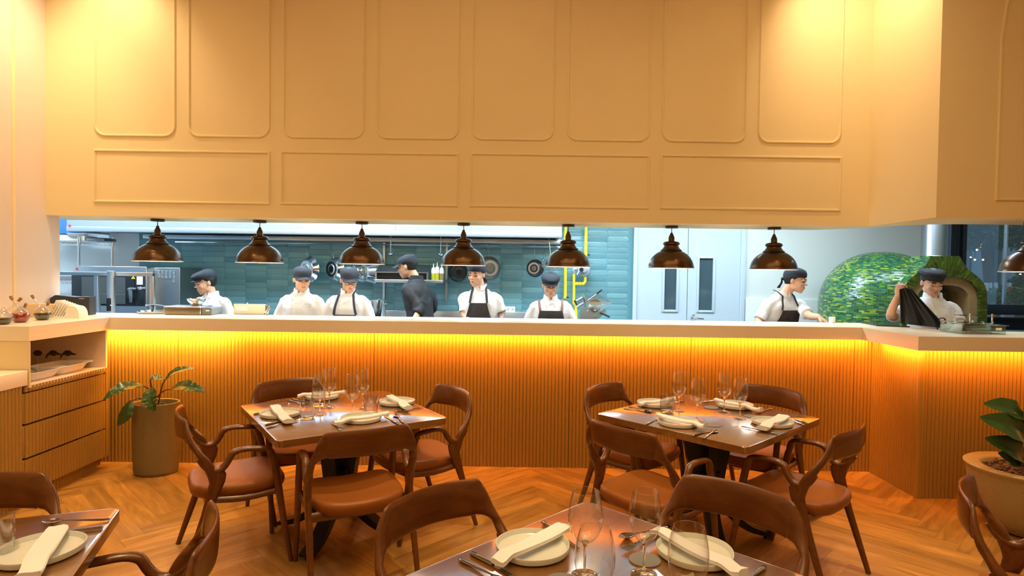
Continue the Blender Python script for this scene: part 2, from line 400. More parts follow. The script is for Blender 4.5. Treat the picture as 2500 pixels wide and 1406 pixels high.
# ------------------------------------------------------------ chair
def loft(m, st, k=5, n=14, ex=2.6, cap=True):
    """st: (outer, inner, thickness); superelliptic sections between outer and inner points"""
    C = [(Vector(a)+Vector(b))/2 for a, b, t in st]; A = [(Vector(a)-Vector(b))/2 for a, b, t in st]; T = [t/2 for a, b, t in st]
    Cs, Ts = catmull(C, T, k); As, _ = catmull(A, T, k); rr = []
    for i, c in enumerate(Cs):
        t = (Cs[min(i+1, len(Cs)-1)]-Cs[max(i-1, 0)]).normalized(); a = As[i]; a = a - t*a.dot(t)*.3
        b = t.cross(a).normalized()*Ts[i]; ring = []
        for q in range(n):
            th = 2*PI*q/n; ct, s_ = math.cos(th), math.sin(th)
            ring.append(c + a*math.copysign(abs(ct)**(2/ex), ct) + b*math.copysign(abs(s_)**(2/ex), s_))
        rr.append(ring)
    m.rings(rr, cap, cap)
def make_chair(label):
    t = empty('dining_armchair', (0, 0, 0), 0, label, 'chair')
    half = [((-.262, -.135, .455), (-.262, -.098, .475), .036), ((-.265, -.150, .530), (-.264, -.106, .552), .038),
            ((-.266, -.180, .600), (-.263, -.132, .612), .037), ((-.265, -.212, .665), (-.256, -.168, .652), .035),
            ((-.258, -.232, .722), (-.243, -.200, .676), .031), ((-.238, -.243, .780), (-.220, -.224, .692), .026),
            ((-.212, -.248, .822), (-.198, -.234, .699), .023), ((-.196, -.254, .836), (-.182, -.243, .702), .022), ((-.150, -.268, .840), (-.130, -.260, .705), .021), ((-.075, -.283, .843), (-.065, -.276, .706), .020),
            ((0, -.288, .844), (0, -.282, .706), .020)]
    mir = [((-a[0], a[1], a[2]), (-b[0], b[1], b[2]), w) for a, b, w in half[:-1]][::-1]
    m = MB(); loft(m, half+mir, 4, 14); m.obj('backrest', chairwood, t, ang=85)
    for s in (-1, 1):
        x = .262*s
        m = MB(); m.tube([(x, -.092, .566), (x, -.096, .545), (x*1.003, -.104, .505), (x, -.128, .43), (x, -.165, .32), (x*1.01, -.215, .17), (x*1.02, -.272, 0)],
                         [(.016, .011), (.036, .0165), (.038, .0195), (.029, .0185), (.020, .0175), (.0175, .016), (.013, .013)], 12, up=(0, 1, 0), smooth=3)
        m.obj('rear_leg', chairwood, t, ang=50)
        m = MB(); m.tube([(x, -.195, .628), (x, -.160, .585), (x, -.115, .562), (x, -.078, .572), (x, -.052, .606), (x*.99, -.030, .642), (x*.985, .015, .655), (x*.975, .08, .652), (x*.975, .135, .645), (x*.98, .160, .625), (x*.985, .172, .59)],
                         [(.008, .010), (.016, .018), (.019, .020), (.019, .020), (.018, .019), (.018, .020), (.015, .021), (.0145, .022), (.015, .022), (.018, .020), (.017, .018)], 12, up=(0, 0, 1), smooth=3)
        m.obj('armrest', chairwood, t, ang=50)
        m = MB(); m.tube([(x*.98, .150, .632), (x*.985, .178, .56), (x*.99, .198, .44), (x*1.0, .225, .25), (x*1.01, .268, 0)],
                         [(.012, .016), (.020, .019), (.021, .019), (.0175, .017), (.0125, .0125)], 12, up=(0, 1, 0), smooth=3)
        m.obj('front_leg', chairwood, t, ang=50)
    m = MB()
    for s in (-1, 1):
        m.tube([(.25*s, -.14, .405), (.25*s, .03, .388), (.252*s, .205, .405)], [(.016, .011)]*3, 8, up=(0, 0, 1), smooth=3)
    m.tube([(-.255, -.15, .392), (0, -.16, .388), (.255, -.15, .392)], [(.024, .011)]*3, 8, up=(0, 0, 1))
    m.tube([(-.255, .19, .40), (0, .20, .385), (.255, .19, .40)], [(.02, .011)]*3, 8, up=(0, 0, 1))
    m.obj('seat_frame', chairwood, t, ang=50)
    # upholstered seat: flared outline, dished top, soft rolled edge
    m = MB(); rr = []; n = 40
    def outl(th, sc):
        ex = 4.2; c, s_ = math.cos(th), math.sin(th)
        X = math.copysign(abs(c)**(2/ex), c)*.232*sc; Y = math.copysign(abs(s_)**(2/ex), s_)*.245*sc
        fl = 1+.13*(Y/.245)*.5 + .06*(1-(Y/.245)**2); return X*fl, Y+.015
    prof = [(.02, -.042), (.6, -.046), (.90, -.040), (.975, -.026), (1.0, -.004), (.985, .016), (.95, .026), (.85, .031), (.6, .030), (.3, .028), (.02, .027)]
    for sc, dz in prof:
        ring = []
        for k in range(n):
            X, Y = outl(2*PI*k/n, sc); sag = .026*(abs(X)/.24)**2 - .014*math.cos(min(1, abs(Y)/.25)*PI/2) + .012*max(0, -Y/.25)**2
            ring.append(Vector((X, Y, .425+dz+sag)))
        rr.append(ring)
    m.rings(rr); m.obj('seat', leather, t, ang=60)
    return t
CH = [  # x, y, rotz deg, label, group
 (-1.567, 3.455, -60, 'walnut armchair at the left side of the left table, nearest the potted plant', 't1'),
 (-.82, 3.24, 27.5, 'walnut armchair with its back to the viewer at the near side of the left table', 't1'),
 (-1.406, 4.09, -142, 'walnut armchair between the left table and the glowing ribbed wall, back partly behind wine glasses', 't1'),
 (-.583, 3.926, 127, 'walnut armchair at the right side of the left table, lit by the wall glow', 't1'),
 (.845, 4.09, -134, 'walnut armchair against the ribbed wall at the far left side of the right table', 't2'),
 (.768, 3.287, -49, 'walnut armchair, back to the viewer, at the near left side of the right table', 't2'),
 (1.64, 4.093, 130, 'walnut armchair at the far right side of the right table, behind wine glasses', 't2'),
 (1.595, 3.326, 41.4, 'walnut armchair at the near right side of the right table, legs splayed', 't2'),
 (-.087, 1.979, -135.7, 'large foreground walnut armchair at the left side of the bottom centre table', 't3'),
 (.673, 2.063, 137, 'large foreground walnut armchair at the right side of the bottom centre table', 't3'),
 (-1.871, 1.998, -160, 'walnut armchair cut by the left picture edge, in front of the fluted drawers', 't4'),
 (-1.175, 1.778, 110.6, 'walnut armchair at the bottom left, seen edge on beside the corner table', 't4'),
 (1.945, 2.13, -127, 'walnut armchair cut by the right picture edge, in front of the round bowl planter', 't5')]
GR = {'t1': 'armchairs around the left table', 't2': 'armchairs around the right table', 't3': 'armchairs at the bottom centre table', 't4': 'armchairs at the bottom left table', 't5': None}
ch0 = make_chair(CH[0][3]); first = True
for x, y, rz, lb, g in CH:
    if first: ch0.location = (x, y, 0); ch0.rotation_euler = (0, 0, math.radians(rz)); ch0['group'] = GR[g]; first = False
    else: dup(ch0, (x, y, 0), math.radians(rz), lb, GR[g] or 'armchair at the right edge')

# ------------------------------------------------------------ tables
def make_table(label):
    t = empty('dining_table', (0, 0, 0), 0, label, 'table')
    h = .487; P = []
    for cx, cy, a0 in ((h-.03, h-.03, 0), (-h+.03, h-.03, 90), (-h+.03, -h+.03, 180), (h-.03, -h+.03, 270)):
        for k in range(6): a = math.radians(a0+18*k); P.append((cx+.03*math.cos(a), cy+.03*math.sin(a)))
    m = MB(); m.prism(P, .712, .75, bev=.004); m.obj('tabletop', tablewood, t, ang=30)
    m = MB(); m.box(-.16, .16, -.16, .16, .70, .713)
    m.obj('mounting_plate', blackm, t)
    m = MB()
    for s in (0, 90):
        a = math.radians(s+45); R = Matrix.Rotation(a, 4, 'Z')
        rr = []
        for z, hw in ((.70, .17), (.64, .16), (.55, .135), (.45, .115), (.35, .10), (.27, .095)):
            rr.append([R @ Vector((x, y, z)) for x, y in ((-hw, -.028), (hw, -.028), (hw, .028), (-hw, .028))])
        m.rings(rr)
    m.obj('pedestal', blackm, t, ang=40)
    for s in range(4):
        a = math.radians(90*s+45); R = Matrix.Rotation(a, 4, 'Z'); m = MB()
        pts = [(.02, .40), (.045, .30), (.10, .20), (.18, .115), (.28, .055), (.40, .028)]
        pp, _ = catmull([Vector((p[0], 0, p[1])) for p in pts], [0]*6, 4); rr = []
        for i, p in enumerate(pp):
            q = i/(len(pp)-1); hw = .042; tk = .040*(1-q)+.013
            t_ = (pp[min(i+1, len(pp)-1)]-pp[max(i-1, 0)]).normalized(); n = Vector((t_.z, 0, -t_.x))
            if n.z < 0: n = -n
            rr.append([R @ (p+n*tk+Vector((0, -hw, 0))), R @ (p+n*tk+Vector((0, hw, 0))), R @ (p-n*tk*.6+Vector((0, hw, 0))), R @ (p-n*tk*.6+Vector((0, -hw, 0)))])
        m.rings(rr); m.tube([R @ Vector((.375, 0, 0)), R @ Vector((.375, 0, .02))], .018, 10)
        m.obj('foot', blackm, t, ang=40)
    return t
def ctr(T): return sum((atz(*p, .75) for p in T), Vector())/4
TB = [(-1.042, 3.743, math.radians(2.949*57.29578+45), 'square wooden dining table on the left laid for four with crystal tumblers'),
      (1.224, 3.750, math.radians(3.107*57.29578+45), 'square wooden dining table on the right laid for four with grey coasters'),
      (.300, 1.626, math.radians(45), 'wooden dining table at the bottom centre with large wine glasses close up'),
      (-1.692, 1.569, math.radians(200), 'wooden dining table in the bottom left corner with one plate and rolled napkin')]
tb0 = make_table(TB[0][3]); tb0.location = (TB[0][0], TB[0][1], 0); tb0.rotation_euler = (0, 0, TB[0][2]); tb0['group'] = 'dining tables'
for x, y, rz, lb in TB[1:]: dup(tb0, (x, y, 0), rz, lb, 'dining tables')

# ------------------------------------------------------------ tableware (masters)
TZ = .7505
def place(o, px, py, lab, grp, rz=0, z=TZ):
    p = atz(px, py, z); o.location = (p.x, p.y, z); o.rotation_euler = (0, 0, rz); o['label'] = lab; o['group'] = grp; return o
def plate_mesh():
    m = MB(); m.lathe([(.002, .003), (.09, .003), (.102, .004), (.112, .009), (.1165, .019), (.1185, .0235), (.1205, .0235), (.1215, .019), (.118, .006), (.108, 0), (.002, 0)], n=56)
    m.bm.verts.ensure_lookup_table()
    for v in m.bm.verts:
        a = math.atan2(v.co.y, v.co.x); k = 1+.012*math.sin(3*a+1)+.008*math.sin(5*a); v.co.x *= k; v.co.y *= k
    return m.mesh('plate', ceramic)
PLM = plate_mesh(); PLATES = {}
def mk(name, me): o = bpy.data.objects.new(name, me); COL.objects.link(o); return o
def plate(px, py, lab, grp): o = mk('plate', PLM); o.scale = (.96, .96, 1); place(o, px, py, lab, grp, random.random()*6, TZ); o['category'] = 'plate'; return o
def napkin(a, b, base, lab, grp, w=.072, roll=False, seed=0):
    # folded cloth laid across a plate: highest over the rim, drooping outside it
    A = atz(*a, TZ+.03); B = atz(*b, TZ+.03); c = Vector((base.location.x, base.location.y)); R = random.Random(seed)
    d = Vector((B.x-A.x, B.y-A.y)); L = d.length; d.normalize(); n = Vector((-d.y, d.x)); N = 26; rr = []
    for i in range(N+1):
        s_ = i/N; p = Vector((A.x, A.y))+d*(L*s_); r = (p-c).length
        if r < .120: zb = .0245-.007*(1-(r/.12)**2)
        else: q0 = min(1, (r-.120)/.05); zb = .0245-.012*q0*q0*(3-2*q0)
        fl = 1 if s_ < .92 else 1+1.2*(s_-.92)/.08*.5
        hw = w/2*(1+.05*math.sin(7*s_+seed)) * (.92 if s_ in (0, 1) else 1); th = (.016 if not roll else .020)*fl
        p = p+n*.004*math.sin(5*s_+seed*2); ring = []
        q = 20
        for k in range(q):
            t = 2*PI*k/q; ct, s2 = math.cos(t), math.sin(t); ex = 3.2 if not roll else 2.2
            x = hw*math.copysign(abs(ct)**(2/ex), ct); z = th/2*math.copysign(abs(s2)**(2/ex), s2)
            if s2 > .05: z += .0018*math.sin(x*160+s_*3)
            if abs(ct) > .9: x -= math.copysign(.0035*abs(math.cos(2.0*t*5)), ct)
            ring.append(Vector((p.x+n.x*x, p.y+n.y*x, TZ+zb+th/2+z+.0015)))
        rr.append(ring)
    m = MB(); m.rings(rr)
    # fold lines showing as separate layers on the long side
    for k in (.28, -.3):
        pts = []
        for i in range(1, N): q = (rr[i][0]+rr[i][1])/2; pts.append(q+Vector((n.x, n.y, 0))*.001+Vector((0, 0, .004*k)))
        m.tube(pts, .0016, 5)
    o = m.obj('napkin', linen, ang=60); tag(o, lab, 'napkin', grp); return o
def wine_mesh(hgt=.245, rb=.046, rr_=.036):
    m = MB(); s = hgt/.245
    pr = [(rr_, .245*s), (rb*.90, .215*s), (rb*.985, .185*s), (rb, .165*s), (rb*.97, .148*s), (rb*.82, .125*s), (rb*.55, .107*s), (rb*.28, .0975*s), (.004, .094*s)]
    out = []
    for i in range(len(pr)-1):
        for k in range(3):
            t = k/3; out.append((pr[i][0]*(1-t)+pr[i+1][0]*t, pr[i][1]*(1-t)+pr[i+1][1]*t))
    out.append(pr[-1])
    # smooth profile
    pv, _ = catmull([Vector((a, 0, b)) for a, b in pr], [0]*len(pr), 4)
    m.lathe([(p.x, p.z) for p in pv], n=40, cap0=False, cap1=False)
    m.tube([(rr_*math.cos(2*PI*k/40), rr_*math.sin(2*PI*k/40), .245*s) for k in range(40)], .0006, 6, close=True)
    bowl = m.mesh('bowl', glass, ang=None)
    m = MB(); m.lathe([(.0005, .0975*s), (.010, .0985*s), (.007, .091*s), (.0042, .082*s), (.0034, .05*s), (.0036, .02*s), (.007, .008), (.02, .0042), (.036, .0022), (.0385, .0012), (.0385, 0), (.0005, 0)], n=32)
    stem = m.mesh('stem', SOLID, ang=None); return bowl, stem
SOLID = mat('solid_glass', (1, 1, 1), .02, trans=1, ior=1.45)
WG = wine_mesh(); WG2 = wine_mesh(.245, .050, .037)
def wine(px, py, lab, grp, big=False):
    e = empty('wine_glass', (0, 0, 0), 0, lab, 'wine glass', grp); b, s_ = WG2 if big else WG
    for nme, me in (('bowl', b), ('stem', s_)): o = mk(nme, me); o.parent = e
    return place(e, px, py, lab, grp)
def tumbler_mesh():
    m = MB(); prof = [(.0425, .112), (.042, .075), (.0415, .068)]
    m.lathe(prof, n=40, cap0=False, cap1=False)
    # cut diamond pattern
    rr = []; n = 40
    for i in range(13):
        z = .068-.060*i/12; ring = []
        for k in range(n):
            r = .0415+(.0022 if (i+k) % 2 else -.0006)-.003*(i/12)
            ring.append(Vector((r*math.cos(2*PI*k/n), r*math.sin(2*PI*k/n), z)))
        rr.append(ring)
    m.rings(rr, False, False)
    me1 = m.mesh('bowl', glass2, ang=12)
    m = MB(); m.lathe([(.0005, .016), (.030, .015), (.0365, .012), (.0372, .006), (.036, 0), (.0005, 0)], n=32)
    return me1, m.mesh('base', SOLID, ang=30)
glass2 = thin_glass('cut_crystal', (.93, .93, .92), 3.6, .12)
TM = tumbler_mesh()
def tumbler(px, py, lab, grp):
    e = empty('tumbler', (0, 0, 0), 0, lab, 'glass', grp)
    for nme, me in (('bowl', TM[0]), ('base', TM[1])): o = mk(nme, me); o.parent = e
    return place(e, px, py, lab, grp)
CM = MB().lathe([(.0005, .003), (.047, .003), (.048, .002), (.048, 0), (.0005, 0)], n=40).mesh('coaster', mat('grey_felt', (.20, .20, .20), .7))
def coaster(px, py, lab, grp):
    o = mk('coaster', CM); o['category'] = 'coaster'; return place(o, px, py, lab, grp)
# cutlery: lies along +Y, head at +Y end, centred
def _strip(m, st, z=.0035):
    rr = []
    for (y, hw, th, dz) in st:
        rr.append([Vector((hw*math.cos(2*PI*k/10), y, z+dz+th*math.sin(2*PI*k/10))) for k in range(10)])
    m.rings(rr)
def cut_mesh(kind):
    m = MB(); HN = [(-.105, .002, .002, 0), (-.100, .0075, .0035, .001), (-.085, .0092, .004, .001), (-.05, .0068, .0035, .0015), (-.01, .0045, .003, .0025), (.02, .0034, .0028, .004), (.04, .004, .0022, .004)]
    if kind == 'knife':
        _strip(m, [(-.115, .003, .003, 0), (-.11, .0085, .0048, .0015), (-.07, .0088, .005, .0015), (-.02, .0075, .0048, .0015), (-.012, .0058, .004, .001)])
        P = [(-.004, -.012), (.0055, -.012), (.0095, .02), (.0105, .07), (.006, .102), (-.002, .113), (-.0045, .108)]
        m.prism(P, .002, .0034)
    elif kind == 'fork':
        _strip(m, HN)
        m.prism([(-.004, .036), (.004, .036), (.0115, .052), (.0125, .066), (-.0125, .066), (-.0115, .052)], .006, .0078)
        for k in range(4):
            x = -.0108+.0072*k; m.prism([(x-.0017, .065), (x+.0017, .065), (x+.0014, .098), (x+.0002, .104), (x-.0012, .098)], .006, .0076)
    else:
        _strip(m, HN); rr = []
        for i in range(13):
            t = i/12; y = .036+.068*t; hw = .0215*math.sin(PI*min(1, max(.0, t*.93+.055)))**.75
            rr.append((y, hw))
        G = []
        for y, hw in rr: G.append([Vector((hw*u, y, .0075-.0075*(1-u*u)*math.sin(PI*min(1, max(0, (y-.036)/.068))))) for u in (-1, -.75, -.5, -.25, 0, .25, .5, .75, 1)])
        m.grid(G, .0012)
    return m.mesh(kind, cutl)
CUT = {k: cut_mesh(k) for k in ('knife', 'fork', 'spoon')}
def cutlery(kind, end, head, lab, grp):
    a = atz(*end, TZ+.003); b = atz(*head, TZ+.003); d = b-a; half = .112 if kind == 'knife' else .104
    dd = Vector((d.x, d.y, 0)).normalized(); c = a+dd*half
    o = mk(kind, CUT[kind]); o.location = (c.x, c.y, TZ); o.rotation_euler = (0, 0, math.atan2(dd.y, dd.x)-PI/2); tag(o, lab, 'cutlery', grp); return o
Z1 = lambda x, y: (580+x/4.808, 880+y/4.808)
Z2 = lambda x, y: (1440+x/4.167, 880+y/4.167)
Z3 = lambda x, y: (900+x/2.315, 1150+y/2.315)
Z4 = lambda x, y: (x/4.464, 1100+y/4.464)
L_, R_, C_, B_ = 'on the left table', 'on the right table', 'on the bottom centre table', 'on the bottom left table'
a = plate(684, 1014, 'pale plate %s at its left side, beside a cut tumbler' % L_, 'plates '+L_)
napkin(Z1(425, 530), Z1(600, 705), a, 'folded white napkin across the leftmost plate %s' % L_, 'napkins '+L_, .062, seed=1)
a = plate(882, 1026, 'pale plate %s at its near side, towards the viewer' % L_, 'plates '+L_)
napkin(Z1(1130, 720), Z1(1765, 632), a, 'long rolled white napkin across the near plate %s' % L_, 'napkins '+L_, .05, True, 2)
a = plate(969, 985, 'pale plate %s at its right side' % L_, 'plates '+L_)
napkin(Z1(1790, 420), Z1(2020, 545), a, 'folded white napkin across the right hand plate %s' % L_, 'napkins '+L_, .062, seed=3)
a = plate(786, 971, 'pale plate %s at its far side, behind the wine glasses' % L_, 'plates '+L_)
napkin(Z1(705, 415), Z1(1262, 378), a, 'long rolled white napkin on the far plate %s' % L_, 'napkins '+L_, .05, True, 4)
a = plate(1598, 989, 'pale plate %s at its far left, behind the tumbler' % R_, 'plates '+R_)
napkin(Z2(505, 440), Z2(860, 395), a, 'rolled white napkin on the far left plate %s' % R_, 'napkins '+R_, .05, True, 5)
a = plate(1655, 1036, 'pale plate %s at its near left side, close to the edge' % R_, 'plates '+R_)
napkin(Z2(690, 560), Z2(1180, 668), a, 'long rolled white napkin on the near left plate %s' % R_, 'napkins '+R_, .055, True, 6)
a = plate(1886, 1036, 'pale plate %s at its right corner' % R_, 'plates '+R_)
napkin(Z2(1975, 565), Z2(1750, 680), a, 'wide folded white napkin on the right hand plate %s' % R_, 'napkins '+R_, .07, seed=7)
a = plate(1794, 993, 'pale plate %s at its far right, before the back chair' % R_, 'plates '+R_)
napkin(Z2(1275, 405), Z2(1745, 498), a, 'long rolled white napkin on the far right plate %s' % R_, 'napkins '+R_, .05, True, 8)
a = plate(1300, 1344, 'large looking pale plate %s on the left' % C_, 'plates '+C_)
napkin(Z3(720, 500), Z3(1100, 320), a, 'folded white napkin across the left plate %s' % C_, 'napkins '+C_, .06, seed=9)
a = plate(1697, 1356, 'large looking pale plate %s on the right, behind glasses' % C_, 'plates '+C_)
napkin(Z3(1610, 325), Z3(2120, 570), a, 'long folded white napkin across the right plate %s' % C_, 'napkins '+C_, .058, seed=10)
a = plate(98, 1352, 'pale plate %s' % B_, 'plate '+B_)
napkin(Z4(640, 850), Z4(260, 1370), a, 'folded white napkin across the plate %s' % B_, 'napkin '+B_, .068, seed=11)
for px, py, lb in [(804, 994, 'wine glass %s, taller looking one left of centre at the back'), (781, 1013, 'wine glass %s standing right beside two tumblers'), (860, 1015, 'wine glass %s just behind the near rolled napkin'), (885, 996, 'wine glass %s furthest right, behind a tumbler')]:
    wine(px, py, lb % L_, 'wine glasses '+L_)
for px, py, lb in [(777.5, 991, 'cut crystal tumbler %s, the one furthest back beside the far napkin'), (750, 1021, 'cut crystal tumbler %s, leftmost beside the left plate'), (905.5, 1010, 'cut crystal tumbler %s, rightmost behind the near plate')]:
    tumbler(px, py, lb % L_, 'crystal tumblers '+L_)
for px, py, lb in [(1657, 1003, 'wine glass %s, leftmost, next to the tumbler'), (1701.6, 1025, 'wine glass %s, second from the left behind the near napkin'), (1768, 1005, 'wine glass %s, third from the left, before the far napkin'), (1806, 1022, 'wine glass %s, rightmost')]:
    wine(px, py, lb % R_, 'wine glasses '+R_)
tumbler(1628, 1006, 'cut crystal tumbler standing %s' % R_, 'tumbler '+R_)
coaster(1736, 995, 'grey round coaster %s, furthest back' % R_, 'coasters '+R_); coaster(1836, 1017, 'grey round coaster %s, beside the right plate' % R_, 'coasters '+R_); coaster(1741, 1038, 'grey round coaster %s, next to the near napkin' % R_, 'coasters '+R_)
wine(1427, 1404, 'wine glass %s, leftmost and tallest in view' % C_, 'wine glasses '+C_, True)
wine(1572, 1402, 'wine glass %s, standing in the middle beside the grey coaster' % C_, 'wine glasses '+C_)
for (x, y, lb) in [(.215, 1.487, 'wine glass %s, lowest at the bottom picture edge'), (.449, 1.50, 'wine glass %s in front of the right plate')]:
    o = wine(1400, 1390, lb % C_, 'wine glasses '+C_, True); o.location = (x, y, TZ)
coaster(1574, 1367, 'grey round coaster with faint lettering %s' % C_, 'coasters '+C_); coaster(1372, 1420, 'dark coaster %s at the bottom edge' % C_, 'coasters '+C_)
tumbler(-6, 1350, 'cut crystal tumbler at the left picture edge %s' % B_, 'tumbler '+B_)
def cuts(Z, where, rows):
    for kind, e, h, lb in rows: cutlery(kind, Z(*e), Z(*h), '%s %s, %s' % (kind if kind != 'knife' else 'table knife', where, lb), 'cutlery '+where)
cuts(Z1, L_, [('knife', (330, 757), (560, 705), 'in front of the leftmost plate'), ('fork', (338, 795), (785, 690), 'tines up before the leftmost plate'),
  ('knife', (195, 632), (560, 560), 'half under the leftmost plate'), ('spoon', (590, 462), (735, 505), 'behind the left tumbler'), ('fork', (640, 450), (790, 490), 'behind the left tumbler, crossing a spoon'),
  ('fork', (1218, 830), (1070, 690), 'upright left of the near plate'), ('spoon', (1950, 732), (1810, 600), 'right of the near plate'), ('knife', (1885, 746), (1740, 660), 'tip under the near napkin'),
  ('fork', (2160, 548), (1885, 595), 'before the right plate'), ('knife', (1650, 462), (1850, 440), 'left of the right plate, half hidden')])
cuts(Z2, R_, [('fork', (342, 485), (520, 505), 'far left corner'), ('spoon', (390, 465), (590, 520), 'far left, beside the tumbler'), ('fork', (570, 648), (740, 580), 'left of the near left plate'),
  ('spoon', (1148, 792), (1340, 685), 'bowl shining at the near edge'), ('knife', (1048, 766), (1290, 695), 'beside the near shining spoon'), ('fork', (1908, 752), (1610, 690), 'before the right plate'),
  ('knife', (2210, 640), (1900, 545), 'behind the right plate'), ('fork', (2180, 655), (2030, 600), 'behind the right plate near the corner'), ('fork', (1857, 487), (1700, 535), 'right of the far right plate'),
  ('knife', (1148, 425), (1300, 405), 'left of the far right plate'), ('fork', (960, 410), (850, 435), 'behind the leftmost wine glass')])
cuts(Z3, C_, [('knife', (580, 465), (800, 580), 'left of the left plate'), ('fork', (512, 498), (690, 590), 'outermost at the left edge'), ('spoon', (1692, 318), (1440, 375), 'bowl beside the middle wine glass'),
  ('fork', (1640, 340), (1470, 436), 'tines near the grey coaster'), ('spoon', (2240, 540), (2060, 690), 'handle right of the right plate'), ('knife', (985, 290), (1110, 380), 'handle end peeping out behind the left plate')])
cuts(Z4, B_, [('spoon', (1195, 748), (390, 790), 'blade like head at the far side'), ('knife', (1112, 840), (640, 900), 'lying under the napkin')])

# ------------------------------------------------------------ plants
leafm = mat('leaf_green', (.035, .085, .02), .32, var=.35, vscale=7, spec=.6)
def leaf_mat():
    M = bpy.data.materials.new('variegated_leaf'); M.use_nodes = True; nt = M.node_tree; N = nt.nodes; L = nt.links; b = N['Principled BSDF']; b.inputs['Roughness'].default_value = .3
    uv = N.new('ShaderNodeUVMap'); wv = N.new('ShaderNodeTexWave'); wv.inputs['Scale'].default_value = 2.2; wv.inputs['Distortion'].default_value = 2.5; wv.inputs['Detail'].default_value = 2
    L.new(uv.outputs[0], wv.inputs['Vector']); nz = N.new('ShaderNodeTexNoise'); nz.inputs['Scale'].default_value = 2.2; L.new(uv.outputs[0], nz.inputs['Vector'])
    mu = N.new('ShaderNodeMath'); mu.operation = 'MULTIPLY'; L.new(wv.outputs['Fac'], mu.inputs[0]); L.new(nz.outputs['Fac'], mu.inputs[1])
    cr = N.new('ShaderNodeValToRGB'); cr.color_ramp.elements[0].position = .46; cr.color_ramp.elements[1].position = .60; cr.color_ramp.elements[0].color = (.03, .075, .018, 1); cr.color_ramp.elements[1].color = (.30, .34, .08, 1)
    L.new(mu.outputs[0], cr.inputs['Fac']); L.new(cr.outputs[0], b.inputs['Base Color']); return M
VAR = leaf_mat()
def leaf(m, base, tip, w, up, curl=.18, fold=.25, ny=14, heart=.35, shape=1.0):
    base = Vector(base); tip = Vector(tip); d = tip-base; L = d.length; t = d.normalized(); up = Vector(up); s_ = t.cross(up).normalized(); n = s_.cross(t).normalized(); G = []
    uvl = m.bm.loops.layers.uv.verify(); n0 = len(m.bm.faces)
    us = [-1, -.7, -.4, -.15, 0, .15, .4, .7, 1]
    for i in range(ny+1):
        y = i/ny; hw = w*(math.sin(PI*min(1, y**shape*.93+.05))**.8)*(1-.1*y); c = base+t*(L*y)+n*(math.sin(y*PI)*curl*L - curl*.8*L*y*y)
        row = []
        for u in us:
            back = -heart*hw*abs(u)*max(0, 1-y*3)
            row.append(c+s_*(hw*u)+t*back+n*(fold*hw*abs(u)-.10*hw*math.sin(y*22)*abs(u)))
        G.append(row)
    m.grid(G, .0012)
    m.bm.faces.ensure_lookup_table()
    for f in m.bm.faces[n0:]:
        for lp in f.loops:
            v = lp.vert.co-base; lp[uvl].uv = (v.dot(t)/L, abs(v.dot(s_))/max(w, .01)+v.dot(t)/L)
def pot_plant():
    px_, py_ = -2.79, 4.80
    e = empty('potted_plant', (px_, py_, 0), math.radians(12), 'tall oval stone planter with a broad-leaved variegated plant before the ribbed wall', 'plant')
    potm = mat('stoneware', (.20, .15, .06), .6, bump=.12, bscale=120, var=.1, vscale=40)
    m = MB(); m.lathe([(.002, 0), (.145, 0), (.156, .006), (.160, .03), (.168, .30), (.170, .54), (.1705, .556), (.165, .56), (.157, .556), (.155, .50), (.002, .49)], n=48, sy=.82); m.obj('planter', potm, e, ang=50)
    m = MB(); m.lathe([(.002, .515), (.08, .518), (.156, .505), (.156, .48), (.002, .48)], n=32, sy=.82); rd = random.Random(4)
    for k in range(60):
        a = rd.random()*2*PI; r = .145*math.sqrt(rd.random()); m.ell((r*math.cos(a), r*.82*math.sin(a), .522), (.012, .009, .008), 6, 4)
    m.obj('soil', mat('potting_soil', (.05, .03, .018), .9), e)
    inv = (Matrix.Translation((px_, py_, 0)) @ Matrix.Rotation(math.radians(12), 4, 'Z')).inverted()
    def W(px, py, Y): return inv @ atY(px, py, Y)
    Zp = lambda x, y: (240+x/5.023, 880+y/5.023)
    stemm = mat('red_stem', (.13, .02, .012), .4)
    # leaf: base px, tip px, Ybase, Ytip, width, up
    LV = [((540, 310), (62, 445), 4.70, 4.50, .060, (.1, -.55, 1)), ((650, 340), (672, 612), 4.60, 4.50, .062, (.0, -1, .15)), ((640, 235), (820, 225), 4.70, 4.75, .04, (0, -.5, 1)),
          ((830, 225), (1158, 75), 4.78, 4.80, .038, (-.4, -.7, .8)), ((905, 350), (1290, 355), 4.72, 4.62, .055, (0, -.7, .9)), ((400, 500), (245, 805), 4.62, 4.55, .047, (.8, -.7, .2))]
    for k, (b, t, yb, yt, wd, up) in enumerate(LV):
        B = W(*Zp(*b), yb); T = W(*Zp(*t), yt); upl = inv.to_3x3() @ Vector(up)
        m = MB(); leaf(m, B, T, wd, upl, .12, .28); lf = m.obj('leaf', VAR if k < 5 else leafm, e, ang=60)
        root = Vector((-.02+.03*math.cos(k*2.1), .02*math.sin(k), .51)); mid = (root+B)/2+Vector((0, 0, .05))
        m = MB(); m.tube([root, mid, B, B+(T-B)*.15], [.006, .0048, .004, .002], 7, smooth=4); m.obj('stem', stemm, e)
pot_plant()
